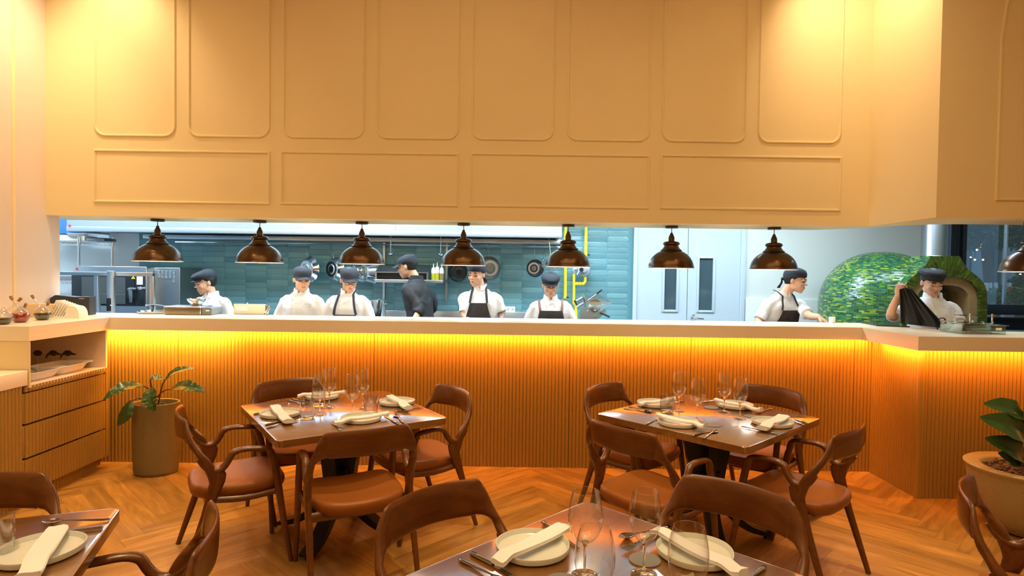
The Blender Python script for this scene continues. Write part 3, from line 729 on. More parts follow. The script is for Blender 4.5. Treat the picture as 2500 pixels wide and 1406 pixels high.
def fig_plant():
    e = empty('fiddle_leaf_fig', (3.34, 3.90, 0), 0, 'fiddle-leaf fig in a wide stone bowl planter at the right picture edge', 'plant')
    potm = mat('speckled_stone', (.34, .25, .11), .5, bump=.4, bscale=150, var=.12, vscale=80)
    m = MB(); m.lathe([(.002, 0), (.16, 0), (.20, .02), (.255, .10), (.295, .20), (.315, .30), (.322, .37), (.326, .385), (.335, .395), (.338, .41), (.325, .418), (.255, .412), (.235, .40), (.22, .34), (.002, .33)], n=56); m.obj('planter', potm, e, ang=50)
    m = MB(); rd = random.Random(9); m.lathe([(.002, .385), (.235, .375), (.235, .34), (.002, .34)], n=30)
    for k in range(170):
        a = rd.random()*2*PI; r = .225*math.sqrt(rd.random()); m.ell((r*math.cos(a), r*math.sin(a), .388+rd.random()*.01), (.015*rd.uniform(.6, 1.2), .012, .008), 6, 4, Matrix.Identity(4))
    m.obj('bark_chips', mat('bark_chips', (.13, .07, .035), .8, var=.6, vscale=40), e)
    m = MB(); m.tube([(-.02, 0, .38), (0, 0, .6), (.02, .0, .9), (.03, 0, 1.15)], [.02, .016, .013, .009], 10, smooth=3); m.obj('trunk', mat('brown_bark', (.10, .055, .03), .8), e)
    inv = Matrix.Translation((-3.34, -3.90, 0)); Zf = lambda x, y: (2380+x/2.95, 930+y/2.95)
    LV = [((350, 330), (118, 148), 3.85, 3.72, .075, (.1, -.8, .7)), ((345, 430), (108, 262), 3.85, 3.65, .085, (.3, -.9, .3)), ((330, 600), (138, 412), 3.86, 3.68, .075, (.4, -.8, .3)), ((330, 610), (196, 520), 3.82, 3.76, .05, (.4, -.8, .1)),
          ((360, 230), (560, 60), 3.88, 3.7, .09, (0, -.8, .6)), ((370, 300), (640, 250), 3.88, 3.6, .09, (0, -.8, .6)), ((370, 480), (600, 430), 3.88, 3.7, .08, (0, -.8, .6)), ((380, 60), (460, -190), 3.9, 3.9, .085, (0, -1, .2)), ((370, 90), (640, 0), 3.9, 3.9, .085, (0, -1, .3))]
    for b, t, yb, yt, wd, up in LV:
        B = inv @ atY(*Zf(*b), yb); T = inv @ atY(*Zf(*t), yt)
        m = MB(); leaf(m, B, T, wd, up, .14, .32, heart=.1, shape=1.35); lf = m.obj('leaf', leafm, e, ang=60)
        m = MB(); m.tube([Vector((.01, 0, max(.40, B.z-.03))), B, B+(T-B)*.5], [.005, .004, .0015], 6); m.obj('stem', mat('green_stem', (.12, .15, .04), .5), e)
fig_plant()
# ------------------------------------------------------------ people
from mathutils import noise as mnoise
skin_m = mat('skin', (.66, .37, .24), .5, var=.05, vscale=20)
lip_m = mat('lips', (.44, .17, .115), .5)
hair_m = mat('black_hair', (.012, .010, .009), .45)
eye_m = mat('eye_white', (.75, .72, .68), .3)
iris_m = mat('iris', (.02, .012, .008), .2)
tat_m = mat('tattooed_skin', (.30, .20, .17), .5, var=.7, vscale=60)
jack_w = mat('white_chef_cloth', (.66, .67, .69), .8, bump=.6, bscale=11)
jack_b = mat('black_chef_cloth', (.016, .017, .020), .7, bump=.4, bscale=14)
apron_m = mat('charcoal_apron_cloth', (.022, .022, .028), .75, bump=.25, bscale=30)
apron_p = mat('pinstripe_apron_cloth', (.022, .024, .040), .75)
strapl = mat('brown_leather_strap', (.20, .085, .05), .5)
capm = mat('navy_cap_cloth', (.022, .027, .040), .8, bump=.2, bscale=120)
trous = mat('dark_trousers', (.02, .02, .022), .8)
def stripes():
    nt = apron_p.node_tree; N = nt.nodes; L = nt.links; tc = N.new('ShaderNodeTexCoord'); sx = N.new('ShaderNodeSeparateXYZ'); L.new(tc.outputs['Object'], sx.inputs[0])
    m1 = N.new('ShaderNodeMath'); m1.operation = 'MULTIPLY'; m1.inputs[1].default_value = 60; L.new(sx.outputs['X'], m1.inputs[0])
    m2 = N.new('ShaderNodeMath'); m2.operation = 'FRACT'; L.new(m1.outputs[0], m2.inputs[0]); m3 = N.new('ShaderNodeMath'); m3.operation = 'LESS_THAN'; m3.inputs[1].default_value = .16; L.new(m2.outputs[0], m3.inputs[0])
    mx = N.new('ShaderNodeMix'); mx.data_type = 'RGBA'; L.new(m3.outputs[0], mx.inputs[0]); mx.inputs[6].default_value = (.020, .022, .038, 1); mx.inputs[7].default_value = (.07, .075, .11, 1)
    L.new(mx.outputs[2], N['Principled BSDF'].inputs['Base Color'])
stripes()
def remeshed(mb, voxel, smooth=4, fac=.5, wr=0):
    me = bpy.data.meshes.new('tmp'); bmesh.ops.recalc_face_normals(mb.bm, faces=mb.bm.faces); mb.bm.to_mesh(me); mb.bm.free()
    o = bpy.data.objects.new('tmp', me); COL.objects.link(o)
    r = o.modifiers.new('r', 'REMESH'); r.mode = 'VOXEL'; r.voxel_size = voxel; r.use_smooth_shade = True
    if smooth:
        s = o.modifiers.new('s', 'SMOOTH'); s.iterations = smooth; s.factor = fac
    dg = bpy.context.evaluated_depsgraph_get(); dg.update()
    nm = bpy.data.meshes.new_from_object(o.evaluated_get(dg)); bpy.data.objects.remove(o); bpy.data.meshes.remove(me)
    nm.materials.clear()
    if wr:
        ns = [v.normal.copy() for v in nm.vertices]
        for v, n in zip(nm.vertices, ns):
            c = v.co; k = mnoise.noise(Vector((c.x*9, c.y*9, c.z*5+mnoise.noise(c*6)*1.5)))+.5*mnoise.noise(Vector((c.x*22+4, c.y*22, c.z*13)))
            v.co = c+n*(k*wr)
    for p in nm.polygons: p.use_smooth = True
    return nm
def limb(m, pts, rad, k=4, n=14): m.tube(pts, rad, n, smooth=k)
def hand(m, wrist, direc, palm_n, side, curl=.6, scale=1.0, pinch=False):
    """five unequal bent fingers; direc = along the palm, palm_n = out of the palm face, side = +1 when the thumb lies along cross(direc, palm_n)"""
    d = Vector(direc).normalized(); pn = Vector(palm_n); pn = (pn-d*pn.dot(d)).normalized(); x = d.cross(pn)*side; w_ = Vector(wrist); s = scale
    def fr(p): return w_+x*(p[0]*s)+d*(p[1]*s)+pn*(p[2]*s)
    rr = []
    for y, hw, ht in ((-.01, .024, .018), (.015, .031, .017), (.045, .040, .0155), (.075, .0425, .014), (.092, .040, .012)):
        rr.append([w_+x*(hw*s*math.cos(2*PI*q/14))+d*(y*s)+pn*(ht*s*math.sin(2*PI*q/14)) for q in range(14)])
    m.rings(rr)
    for i, (fx, ln, r) in enumerate(((.030, .070, .0088), (.010, .078, .0092), (-.011, .073, .0088), (-.030, .057, .0078))):
        c = curl*(1+.12*i); p = Vector((fx, .085+.003*(1.5-abs(i-1)), 0)); a = .15; P = [tuple(p)]
        for seg, fr_ in ((.45, .9), (.30, 1.1), (.25, .9)):
            a += c*fr_; p = p+Vector((fx*.08, math.cos(a)*ln*seg, math.sin(a)*ln*seg)); P.append(tuple(p))
        m.tube([fr(q) for q in P], [r*s, r*.97*s, r*.9*s, r*.72*s], 10, smooth=3)
    P = [(.026, .018, .004), (.048, .045, .016), (.050 if not pinch else .044, .072, .030), (.040, .092, .044)]
    m.tube([fr(q) for q in P], [.0125*s, .0115*s, .010*s, .008*s], 10, smooth=3)
def head_parts(m, M, female=False):
    E = lambda c, r, nu=24, nv=14: m.ell(c, r, nu, nv, M)
    E((0, -.012, .030), (.074, .094, .092)); E((0, .020, -.020), (.064, .070, .080)); E((0, .036, -.066), (.046, .048, .044)); E((0, .060, -.098), (.021, .020, .017))
    for s in (-1, 1):
        E((.037*s, .054, -.028), (.023, .024, .024)); E((.045*s, .004, -.058), (.015, .036, .028)); E((.030*s, .078, .024), (.024, .014, .010))
        E((.030*s, .0745, .004), (.0155, .0125, .0085)); E((.030*s, .072, -.010), (.018, .012, .010))
        E((.0115*s, .096, -.029), (.0085, .010, .0075))
        m.ell((0, 0, 0), (.008, .019, .031), 14, 10, M @ Matrix.Translation((.074*s, -.010, -.004)) @ Matrix.Rotation(.35*s, 4, 'Z') @ Matrix.Rotation(-.2, 4, 'X'))
    R = M @ Matrix.Translation((0, .086, 0)) @ Matrix.Rotation(-.42, 4, 'X'); m.ell((0, 0, 0), (.0095, .010, .034), 14, 10, R)
    E((0, .103, -.024), (.0115, .012, .010)); E((0, .0875, -.054), (.021, .0085, .0052)); E((0, .0865, -.063), (.018, .0090, .0058)); E((0, .082, -.079), (.016, .008, .006))
def person(name, label, head, hyaw, hpitch, hroll, yaw, neck, shw, elbows, wrists, sleeve='long', jm=None, feet=None, cap='cap', apron=None, glasses=False, hands=None, lean=0, logo=None, collar=True, tattoo=None, skin=None, chest=1.0):
    """everything given in world metres; elbows/wrists are (right, left) of the person"""
    skn = skin or skin_m; jm = jm or jack_w
    f = Vector((math.cos(math.radians(yaw)), math.sin(math.radians(yaw)), 0)); rt = Vector((f.y, -f.x, 0))
    root = Vector(feet) if feet else Vector((neck.x, neck.y, 0))-f*lean; root.z = 0
    e = empty(name, root, 0, label, 'person'); hz = neck.z
    O = lambda v: Vector(v)-root
    nb = O(neck); pel = Vector((0, 0, .90*hz/1.42)); sc = hz/1.42
    hd = O(head); hy = math.radians(hyaw-90)
    HM = Matrix.Translation(hd) @ Matrix.Rotation(hy, 4, 'Z') @ Matrix.Rotation(math.radians(hpitch), 4, 'X') @ Matrix.Rotation(math.radians(hroll), 4, 'Y')
    ax = lambda z: pel.lerp(nb, max(0, min(1.0, (z-pel.z)/(nb.z-pel.z)))) if z > pel.z else Vector((0, 0, z))
    def sec(m, lst, grow):
        rr = []
        for z, hw, hd_, fo in lst:
            z_ = nb.z+z*sc if z > -.5 else pel.z+(z+.6)*sc; c = ax(z_); c = Vector((c.x, c.y, z_))+f*fo; ring = []
            for k in range(28):
                t = 2*PI*k/28; ct, s2 = math.cos(t), math.sin(t); ex = 2.4
                ring.append(c+rt*((hw+grow)*math.copysign(abs(ct)**(2/ex), ct))+f*((hd_+grow*.8)*math.copysign(abs(s2)**(2/ex), s2)))
            rr.append(ring)
        m.rings(rr)
    W_ = shw
    tor = [(-.62, .155, .11, 0), (-.46, W_*.80, .112, 0), (-.34, W_*.78, .110, .005), (-.24, W_*.84, .118*chest, .010), (-.16, W_*.86, .116*chest, .008), (-.115, W_*.82, .106*chest, 0), (-.075, W_*.66, .090, -.004), (-.040, W_*.46, .076, -.006), (-.012, .068, .066, -.004), (.01, .060, .058, 0)]
    sh = [nb+rt*(s*(W_-.040))+Vector((0, 0, -.112*sc)) for s in (1, -1)]
    el = [O(p) for p in elbows]; wr = [O(p) for p in wrists]
    # skin
    m = MB(); sec(m, tor, -.022)
    hb = HM @ Vector((0, -.018, -.075)); m.tube([nb-Vector((0, 0, .05))-f*.01, nb+(hb-nb)*.4, HM @ Vector((0, -.02, -.02))], [.062, .053, .052], 18, smooth=4)
    head_parts(m, HM)
    for i in (0, 1):
        s = 1 if i == 0 else -1
        limb(m, [nb+rt*(s*.05)-Vector((0, 0, .11)), sh[i], el[i], wr[i]], [.05, .044, .038, .025])
        hdirs = (hands[i] if hands else None) or ((wr[i]-el[i]).normalized(), f*-.2+Vector((0, 0, -1)) if abs((wr[i]-el[i]).normalized().z) < .7 else rt*-s, s, .5)
        hand(m, wr[i], *hdirs)
    me = remeshed(m, .0052, 3, .5)
    for x in (skn, lip_m, hair_m, eye_m, iris_m, tat_m): me.materials.append(x)
    HI = HM.inverted()
    for p in me.polygons:
        q = HI @ p.center; x = abs(q.x)
        if q.y > .05 and -.075 < q.z < .06:
            if x < .0165 and -.0665 < q.z < -.0500 and q.y > .084: p.material_index = 1
            elif .012 < x < .047 and abs(q.z-(.0265-.25*abs(x-.030)+.002)) < .0048: p.material_index = 2
            elif abs(x-.030) < .015 and abs(q.z+.001-.0) < .0030+(.0 if hpitch < -12 else .0012):
                p.material_index = 4
        if tattoo is not None and (p.center-(el[tattoo]+wr[tattoo])/2).length < .17: p.material_index = 5 if (p.center-wr[tattoo]).dot((el[tattoo]-wr[tattoo]).normalized()) > 0 else 0
    b = bpy.data.objects.new('body', me); COL.objects.link(b); b.parent = e
    # hair shell
    m = MB(); m.ell((0, -.018, .028), (.0795, .0985, .096), 30, 20, HM); m.ell((0, -.045, -.005), (.066, .058, .062), 24, 14, HM)
    for v in list(m.bm.verts):
        q = HI @ v.co
        lim = .045 if q.y > .045 else (-.005+.05*(q.y+.02)/.065 if q.y > -.02 else -.055 - .03*min(1, (-.02-q.y)/.05))
        if q.z < lim: v.co = HM @ Vector((q.x*.86, q.y*.86 if q.y < 0 else q.y*.80, max(q.z, lim-.03)))
    m.obj('hair', hair_m, e, ang=None)
    # cap
    m = MB()
    if cap in ('cap', 'cap_back'):
        rr = []
        for z, k in ((.042, 1.0), (.06, 1.03), (.083, .97), (.101, .83), (.113, .60), (.119, .3), (.120, .03)):
            rr.append([HM @ Vector((.084*k*math.cos(2*PI*q/28), -.012-.012*(z > .09)+.106*k*math.sin(2*PI*q/28), z+.008*math.sin(2*PI*q/28)*(-1 if z < .05 else 0)-(.030 if z < .05 else .018 if z < .07 else 0)*max(0, -math.sin(2*PI*q/28)))) for q in range(28)])
        m.rings(rr)
        G = []
        for i in range(8):
            y = i/7; row = []
            for j in range(11):
                u = -1+.2*j; row.append(HM @ Vector((.076*u*(1-.12*y), .070+.085*y*math.sqrt(max(0, 1-.55*u*u)) -.03*u*u, .047-.024*y-.022*u*u)))
            G.append(row)
        m.grid(G, .003)
    elif cap == 'flat':
        rr = []
        for z, k, yo in ((.032, 1.0, 0), (.052, 1.10, .006), (.074, 1.14, .010), (.098, 1.02, .008), (.114, .75, 0), (.124, .4, -.01), (.126, .03, -.01)):
            rr.append([HM @ Vector((.084*k*math.cos(2*PI*q/28), -.006+yo+.105*k*math.sin(2*PI*q/28), z+.010-.10*max(0, (.105*math.sin(2*PI*q/28)))*(z-.03)/.09)) for q in range(28)])
        m.rings(rr)
        G = [[HM @ Vector((.070*u*(1-.12*y), .078+.060*y*math.sqrt(1-.6*u*u)-.03*u*u, .050-.018*y-.015*u*u)) for u in [-1+.2*j for j in range(11)]] for y in [i/5 for i in range(6)]]
        m.grid(G, .004)
    elif cap == 'beret':
        rr = []
        for z, k in ((.036, 1.0), (.060, 1.02), (.066, 1.14), (.085, 1.24), (.104, 1.12), (.116, .75), (.119, .3), (.119, .03)):
            rr.append([HM @ Vector((.084*k*math.cos(2*PI*q/28)+(.010 if k > 1.05 else 0), -.014+.104*k*math.sin(2*PI*q/28), z+.006*math.sin(4*PI*q/28+1)*(k > 1.03)-.012*max(0, -math.sin(2*PI*q/28)))) for q in range(28)])
        m.rings(rr)
    else:  # bandana
        rr = []
        for z, k in ((.030, 1.0), (.050, 1.04), (.080, 1.02), (.105, .88), (.120, .62), (.128, .3), (.129, .03)):
            rr.append([HM @ Vector((.083*k*math.cos(2*PI*q/28), -.014+.104*k*math.sin(2*PI*q/28), z+(.012*math.sin(2*PI*q/28) if z < .04 else 0)-.012*max(0, -math.sin(2*PI*q/28)))) for q in range(28)])
        m.rings(rr); m.ell((.0, -.122, .0), (.020, .016, .016), 12, 8, HM)
        for s in (-1, 1):
            G = [[HM @ Vector((s*(.010+.02*y)+.014*u*(1+y), -.128-.012*y+.006*math.sin(5*y), -.01-.085*y)) for u in (-1, -.5, 0, .5, 1)] for y in [i/6 for i in range(7)]]
            m.grid(G, .003)
    m.obj('cap', capm if cap != 'beret' else jack_b, e, ang=50)
    # jacket
    m = MB(); sec(m, tor[:-1], 0.012)
    for i in (0, 1):
        s = 1 if i == 0 else -1; k = 1 if sleeve == 'long' else .62
        end = el[i].lerp(wr[i], .80) if sleeve == 'long' else (el[i].lerp(wr[i], .35) if sleeve == 'rolled' else sh[i].lerp(el[i], .88))
        pts = [nb+rt*(s*.05)-Vector((0, 0, .105)), sh[i], el[i], end] if sleeve != 'short' else [nb+rt*(s*.05)-Vector((0, 0, .105)), sh[i], sh[i].lerp(el[i], .5), end]
        limb(m, pts, [.062, .060, .053 if sleeve != 'short' else .060, .041 if sleeve == 'long' else (.050 if sleeve == 'rolled' else .064)])
    jme = remeshed(m, .0085, 9, .5, .0115); jme.materials.append(jm)
    j = bpy.data.objects.new('chef_jacket', jme); COL.objects.link(j); j.parent = e
    mt = MB(); sec(mt, tor[:-1], .022); bm_ = mt.bm; bmesh.ops.triangulate(bm_, faces=bm_.faces); bvh = BVHTree.FromBMesh(bm_)
    def drape(u, z, off=.006):
        c = ax(z); o_ = Vector((c.x, c.y, z))+rt*u+f*.8; h = bvh.ray_cast(o_, -f)
        if h[0] is None: return Vector((c.x, c.y, z))+rt*u+f*(.11+off)
        return h[0]+f*off
    bm_ok = True
    if collar:
        m = MB(); C = nb+Vector((0, 0, -.004)); up = (hb-nb).normalized(); n_ = 26; rr = []
        for k in range(n_+1):
            t = PI/2+.16+(2*PI-.32)*k/n_; dirv = rt*math.cos(t)*.066+f*math.sin(t)*.070; base = C+dirv*1.08+Vector((0, 0, -.012-.018*max(0, math.sin(t)))); top = C+dirv*.96+Vector((0, 0, .034-.020*max(0, math.sin(t))))
            o_ = dirv.normalized()*.004; rr.append([base-o_, base+o_, top+o_, top-o_])
        m.rings(rr); m.obj('collar', jm if jm is jack_b else jack_w, j, ang=60)
    if cap != 'x' and f.y < .2:
        m = MB()
        for c_ in (-.035, .045):
            for q in range(4):
                z = nb.z-.085-.075*q; p = drape(c_, z, .003); m.ell(tuple(p), (.007, .004, .007), 10, 6)
        m.obj('buttons', mat('cloth_button', (.70, .70, .70), .5) if jm is jack_w else jm, j, ang=None)
        m = MB(); pts = [drape(.062-.02*q/10, nb.z-.045-.033*q, .002) for q in range(13)]; m.tube(pts, .0022, 6); m.obj('placket', jm, j)
    if logo:
        m = MB(); u0, z0 = logo
        def ln(a, b_): m.tube([drape(u0+a[0]+(b_[0]-a[0])*t/4, z0+a[1]+(b_[1]-a[1])*t/4, .002) for t in range(5)], .0011, 5)
        for a, b_ in (((-.030, -.013), (.030, -.013)), ((.030, -.013), (.034, 0)), ((.034, 0), (.030, .013)), ((.030, .013), (-.030, .013)), ((-.030, .013), (-.034, 0)), ((-.034, 0), (-.030, -.013)),
                      ((-.022, .006), (-.008, .006)), ((-.015, .006), (-.015, -.007)), ((.008, .006), (.022, .006)), ((.015, .006), (.015, -.007))): ln(a, b_)
        m.obj('chest_emblem', mat('grey_thread', (.25, .25, .27), .8), j)
    if apron:
        am, bibz, bw, kind = apron; zt = bibz; G = []
        for i in range(25):
            t = i/24; z = zt-t*(zt-.45); hw = bw+(.215-bw)*min(1, t*2.2)**1.2 if kind != 'x' else bw
            G.append([drape(u*hw*1.0, z, .012+.003*math.sin(u*9+z*14)) if z > pel.z-.05 else Vector((0, 0, z))+rt*(u*hw)+f*(.145+.008*math.sin(u*8+2)-.03*abs(u)) for u in [-1+2*k/16 for k in range(17)]])
        m = MB(); m.grid(G, .003); ap = m.obj('apron', am, e, ang=60)
        for s in (-1, 1):
            side = rt*s; A_ = G[0][-1 if s > 0 else 0]; zt_ = nb.z-.004
            us = [s*bw*(1-t)+s*.068*t for t in [k/8 for k in range(9)]]; zs = [zt*(1-t)+(zt_-.02)*t for t in [k/8 for k in range(9)]]
            pts = [drape(u, z, .009) for u, z in zip(us, zs)]
            if kind == 'wide': pts = [drape(s*(bw-.012+.012*k/8), zt-.02+(nb.z-.07-zt)*k/8, .007) for k in range(9)]+[nb+side*(bw+.002)+Vector((0, 0, -.020)), nb+side*(bw)+Vector((0, 0, -.04))-f*.09]
            else: pts += [nb+side*.074+Vector((0, 0, .022)), nb+side*.070-f*.05+Vector((0, 0, .030)), nb-f*.085+Vector((0, 0, .012))]
            m = MB(); m.tube(pts, [(.0035, .0115)]*len(pts), 8, up=tuple(f)); m.obj('apron_strap', strapl if kind == 'wide' else am, ap, ang=60)
    bm_.free()
    if glasses:
        m = MB()
        for s in (-1, 1):
            m.tube([HM @ Vector((.031*s+.0225*math.cos(a), .099-.006*abs(math.cos(a))**2, -.004+.019*math.sin(a))) for a in [2*PI*k/24 for k in range(24)]], .0015, 6, close=True)
            m.tube([HM @ Vector((.053*s, .094, 0)), HM @ Vector((.074*s, .05, .004)), HM @ Vector((.079*s, -.01, .006))], .0014, 6)
        m.tube([HM @ Vector((-.009, .100, .0)), HM @ Vector((0, .104, .003)), HM @ Vector((.009, .100, 0))], .0015, 6)
        m.obj('glasses', mat('thin_frame', (.10, .05, .035), .3, .6), e)
    # trousers and shoes
    m = MB(); lg = mat('x', (0, 0, 0)) if 0 else None
    m.tube([Vector((0, 0, pel.z+.05)), Vector((0, 0, pel.z-.06))], [(.105, .15), (.10, .165)], 16, up=tuple(f))
    for s in (-1, 1): m.tube([rt*(.085*s)+Vector((0, 0, pel.z)), rt*(.10*s)+Vector((0, 0, .46)), rt*(.11*s)+Vector((0, 0, .09))], [.092, .066, .056], 14, smooth=4)
    tme = remeshed(m, .014, 2); tme.materials.append(trous); t = bpy.data.objects.new('trousers', tme); COL.objects.link(t); t.parent = e
    for s in (-1, 1):
        m = MB(); c = rt*(.11*s)+f*.05; m.ell((c.x, c.y, .045), (.055, .055, .045), 16, 10); c2 = c+f*.09; m.ell((c2.x, c2.y, .035), (.050, .050, .035), 16, 10); m.obj('shoe', black, e)
    return e
def chef(label, Y, headpx, neckpx, hyaw, hpitch, yaw, shw=.205, hroll=0, el=None, wr=None, **k):
    hd = atY(*headpx, Y); nk = atY(*neckpx, Y); f = Vector((math.cos(math.radians(yaw)), math.sin(math.radians(yaw)), 0)); rt = Vector((f.y, -f.x, 0))
    fwd = k.pop('hfwd', .035); hd = Vector((hd.x, hd.y, hd.z))+f*fwd
    el = el or [nk+rt*(s*(shw+.035))+f*.04+Vector((0, 0, -.36)) for s in (1, -1)]
    wr = wr or [nk+rt*(s*(shw-.07))+f*.24+Vector((0, 0, -.47)) for s in (1, -1)]
    return person('chef', label, hd, hyaw, hpitch, hroll, yaw, nk, shw, el, wr, **k)
A = atY
chef('white-jacketed chef in a dark flat cap looking down left, beside the oven', 6.35, (507, 690), (516, 717), -138, -12, -100, .205, cap='flat', lean=.06)
chef('white-jacketed chef in a black baseball cap with chest emblem, second from the left', 5.85, (741, 682), (736, 710), -62, -9, -90, .195, cap='cap', lean=.04, logo=(-.095, 1.28))
chef('chef in glasses, black cap and dark pinstripe apron, looking down, head before hanging pots', 5.85, (855, 684), (850, 712), -66, -14, -90, .195, cap='cap', lean=.05, apron=(apron_p, 1.20, .105, 'n'), glasses=True)
chef('cook in a black long-sleeved jacket and black cap turned away towards the grill', 6.3, (1000, 651), (1016, 679), 170, -12, 148, .185, cap='cap', jm=jack_b, lean=.10, sleeve='rolled', el=[A(1058, 745, 6.52), A(1024, 752, 6.12)], wr=[A(1015, 790, 6.55), A(1003, 792, 5.98)])
chef('chef in white short sleeves and charcoal apron with tattooed forearm, watching the viewer', 6.1, (1164, 670), (1172, 700), -112, -8, -93, .195, cap='bandana', sleeve='short', apron=(apron_m, 1.315, .085, 'n'), el=[A(1134, 768, 6.05), A(1224, 765, 6.1)], wr=[A(1165, 800, 5.85), A(1216, 812, 5.9)], tattoo=1, hroll=-3)
chef('chef in round glasses and dark beret-like cap, apron held by brown leather straps', 6.2, (1343, 697), (1344, 726), -88, -14, -90, .205, cap='flat', glasses=True, apron=(apron_m, A(1344, 757, 6.2).z, .115, 'wide'), lean=.04)
chef('chef in black bandana and brown apron leaning over the pass, reaching right', 6.0, (1934, 685), (1912, 716), -38, -8, -72, .225, cap='bandana', sleeve='short', lean=.0, hfwd=.045, feet=(2.62, 6.12, 0), chest=1.1, apron=(mat('brown_apron_cloth', (.035, .022, .020), .75, bump=.25, bscale=30), A(1920, 756, 6).z, .10, 'n'),
     el=[A(1852, 785, 5.9), A(1975, 770, 5.75)], wr=[A(1880, 815, 5.6), A(1998, 773, 5.52)], hands=[None, (Vector((.55, -.35, -.45)), Vector((-.2, .2, -1)), -1, .75)])
chef('cook in a black beret holding up a black cloth before the green mosaic oven', 5.3, (2269, 690), (2277, 722), -98, -18, -92, .205, cap='beret', sleeve='short', lean=.03, logo=(-.10, A(2305, 757, 5.2).z), skin=mat('skin_light', (.62, .35, .22), .5),
     el=[A(2176, 772, 5.1), A(2342, 790, 5.2)], wr=[A(2193, 722, 4.98), A(2322, 812, 4.96)], hands=[(Vector((.15, .0, 1)), Vector((.9, .2, .1)), 1, .95), None])
# the black cloth he holds
def cloth():
    rnd = random.Random(2); G = []; n = 22
    for i in range(n+1):
        t = i/n; l = Vector((2197+3*t, 706+84*t)); r = Vector((2226+88*t**1.0, 706+96*t)); row = []
        for j in range(19):
            u = j/18; p = l.lerp(r, u); fold = .022*math.sin(u*15+t*1.5)*(.35+.65*t)*(1-.3*u)+.01*math.sin(u*31)
            row.append(A(p.x, p.y-3*math.sin(u*PI)*(1-t), 4.90+fold+.05*u))
        G.append(row)
    m = MB(); m.grid(G, .004); o = m.obj('black_cloth', jack_b, ang=70); tag(o, 'black apron cloth held up by the cook in the beret', 'cloth')
    m = MB(); P = [A(2290, 812, 4.93), A(2288, 786, 4.95), A(2296, 777, 4.95), A(2306, 778, 4.95), A(2309, 790, 4.95), A(2306, 806, 4.93)]; m.tube(P, [(.004, .008)]*6, 8, smooth=4); m.obj('cloth_tie', jack_b, o)
cloth()
# ------------------------------------------------------------ kitchen shell
wallbox('wall_kitchen_left', -6.3, -6.2, 5.3, 7.6, 0, 2.9, m=kwall)
YB = 7.5
wallbox('wall_kitchen_back', -6.3, 1.49, YB, YB+.12, 0, 2.9, m=kwall)
wallbox('wall_kitchen_back_right', 2.86, 5.34, YB, YB+.12, 0, 2.9, m=mat('pale_wall_paint', (.70, .74, .72), .6))
wallbox('wall_over_door', 1.49, 2.86, YB, YB+.12, 2.45, 2.9, m=kwall)
wallbox('wall_under_window', 5.34, 8.2, YB, YB+.12, 0, 1.10, m=black)
wallbox('wall_kitchen_right', 8.1, 8.2, 4.8, 7.6, 0, 2.9, m=kwall)
struct(MB().box(2.86, 5.3, YB-.03, YB, 1.28, 1.36, bev=.004).obj('trim_40', mat('pale_wall_paint', (0, 0, 0)))) if 0 else struct(MB().box(2.87, 5.3, YB-.035, YB+.001, 0, 1.335, bev=.003).obj('trim_40', mat('pale_wall_paint', (0, 0, 0))))
# teal tiles: shallow pillowed pieces, alternately square ended and pill ended
def tile_mat():
    M = bpy.data.materials.new('teal_glaze'); M.use_nodes = True; nt = M.node_tree; N = nt.nodes; L = nt.links; b = N['Principled BSDF']
    b.inputs['Roughness'].default_value = .22; at = N.new('ShaderNodeAttribute'); at.attribute_name = 'rnd'
    cr = N.new('ShaderNodeValToRGB'); cr.color_ramp.elements[0].color = (.10, .235, .28, 1); cr.color_ramp.elements[1].color = (.17, .35, .385, 1)
    L.new(at.outputs['Fac'], cr.inputs[0]); L.new(cr.outputs[0], b.inputs['Base Color'])
    tc = N.new('ShaderNodeTexCoord'); nz = N.new('ShaderNodeTexNoise'); nz.inputs['Scale'].default_value = 9; L.new(tc.outputs['Object'], nz.inputs['Vector'])
    bp = N.new('ShaderNodeBump'); bp.inputs['Strength'].default_value = .25; bp.inputs['Distance'].default_value = .02; L.new(nz.outputs['Fac'], bp.inputs['Height']); L.new(bp.outputs['Normal'], b.inputs['Normal'])
    return M
TEAL = tile_mat()
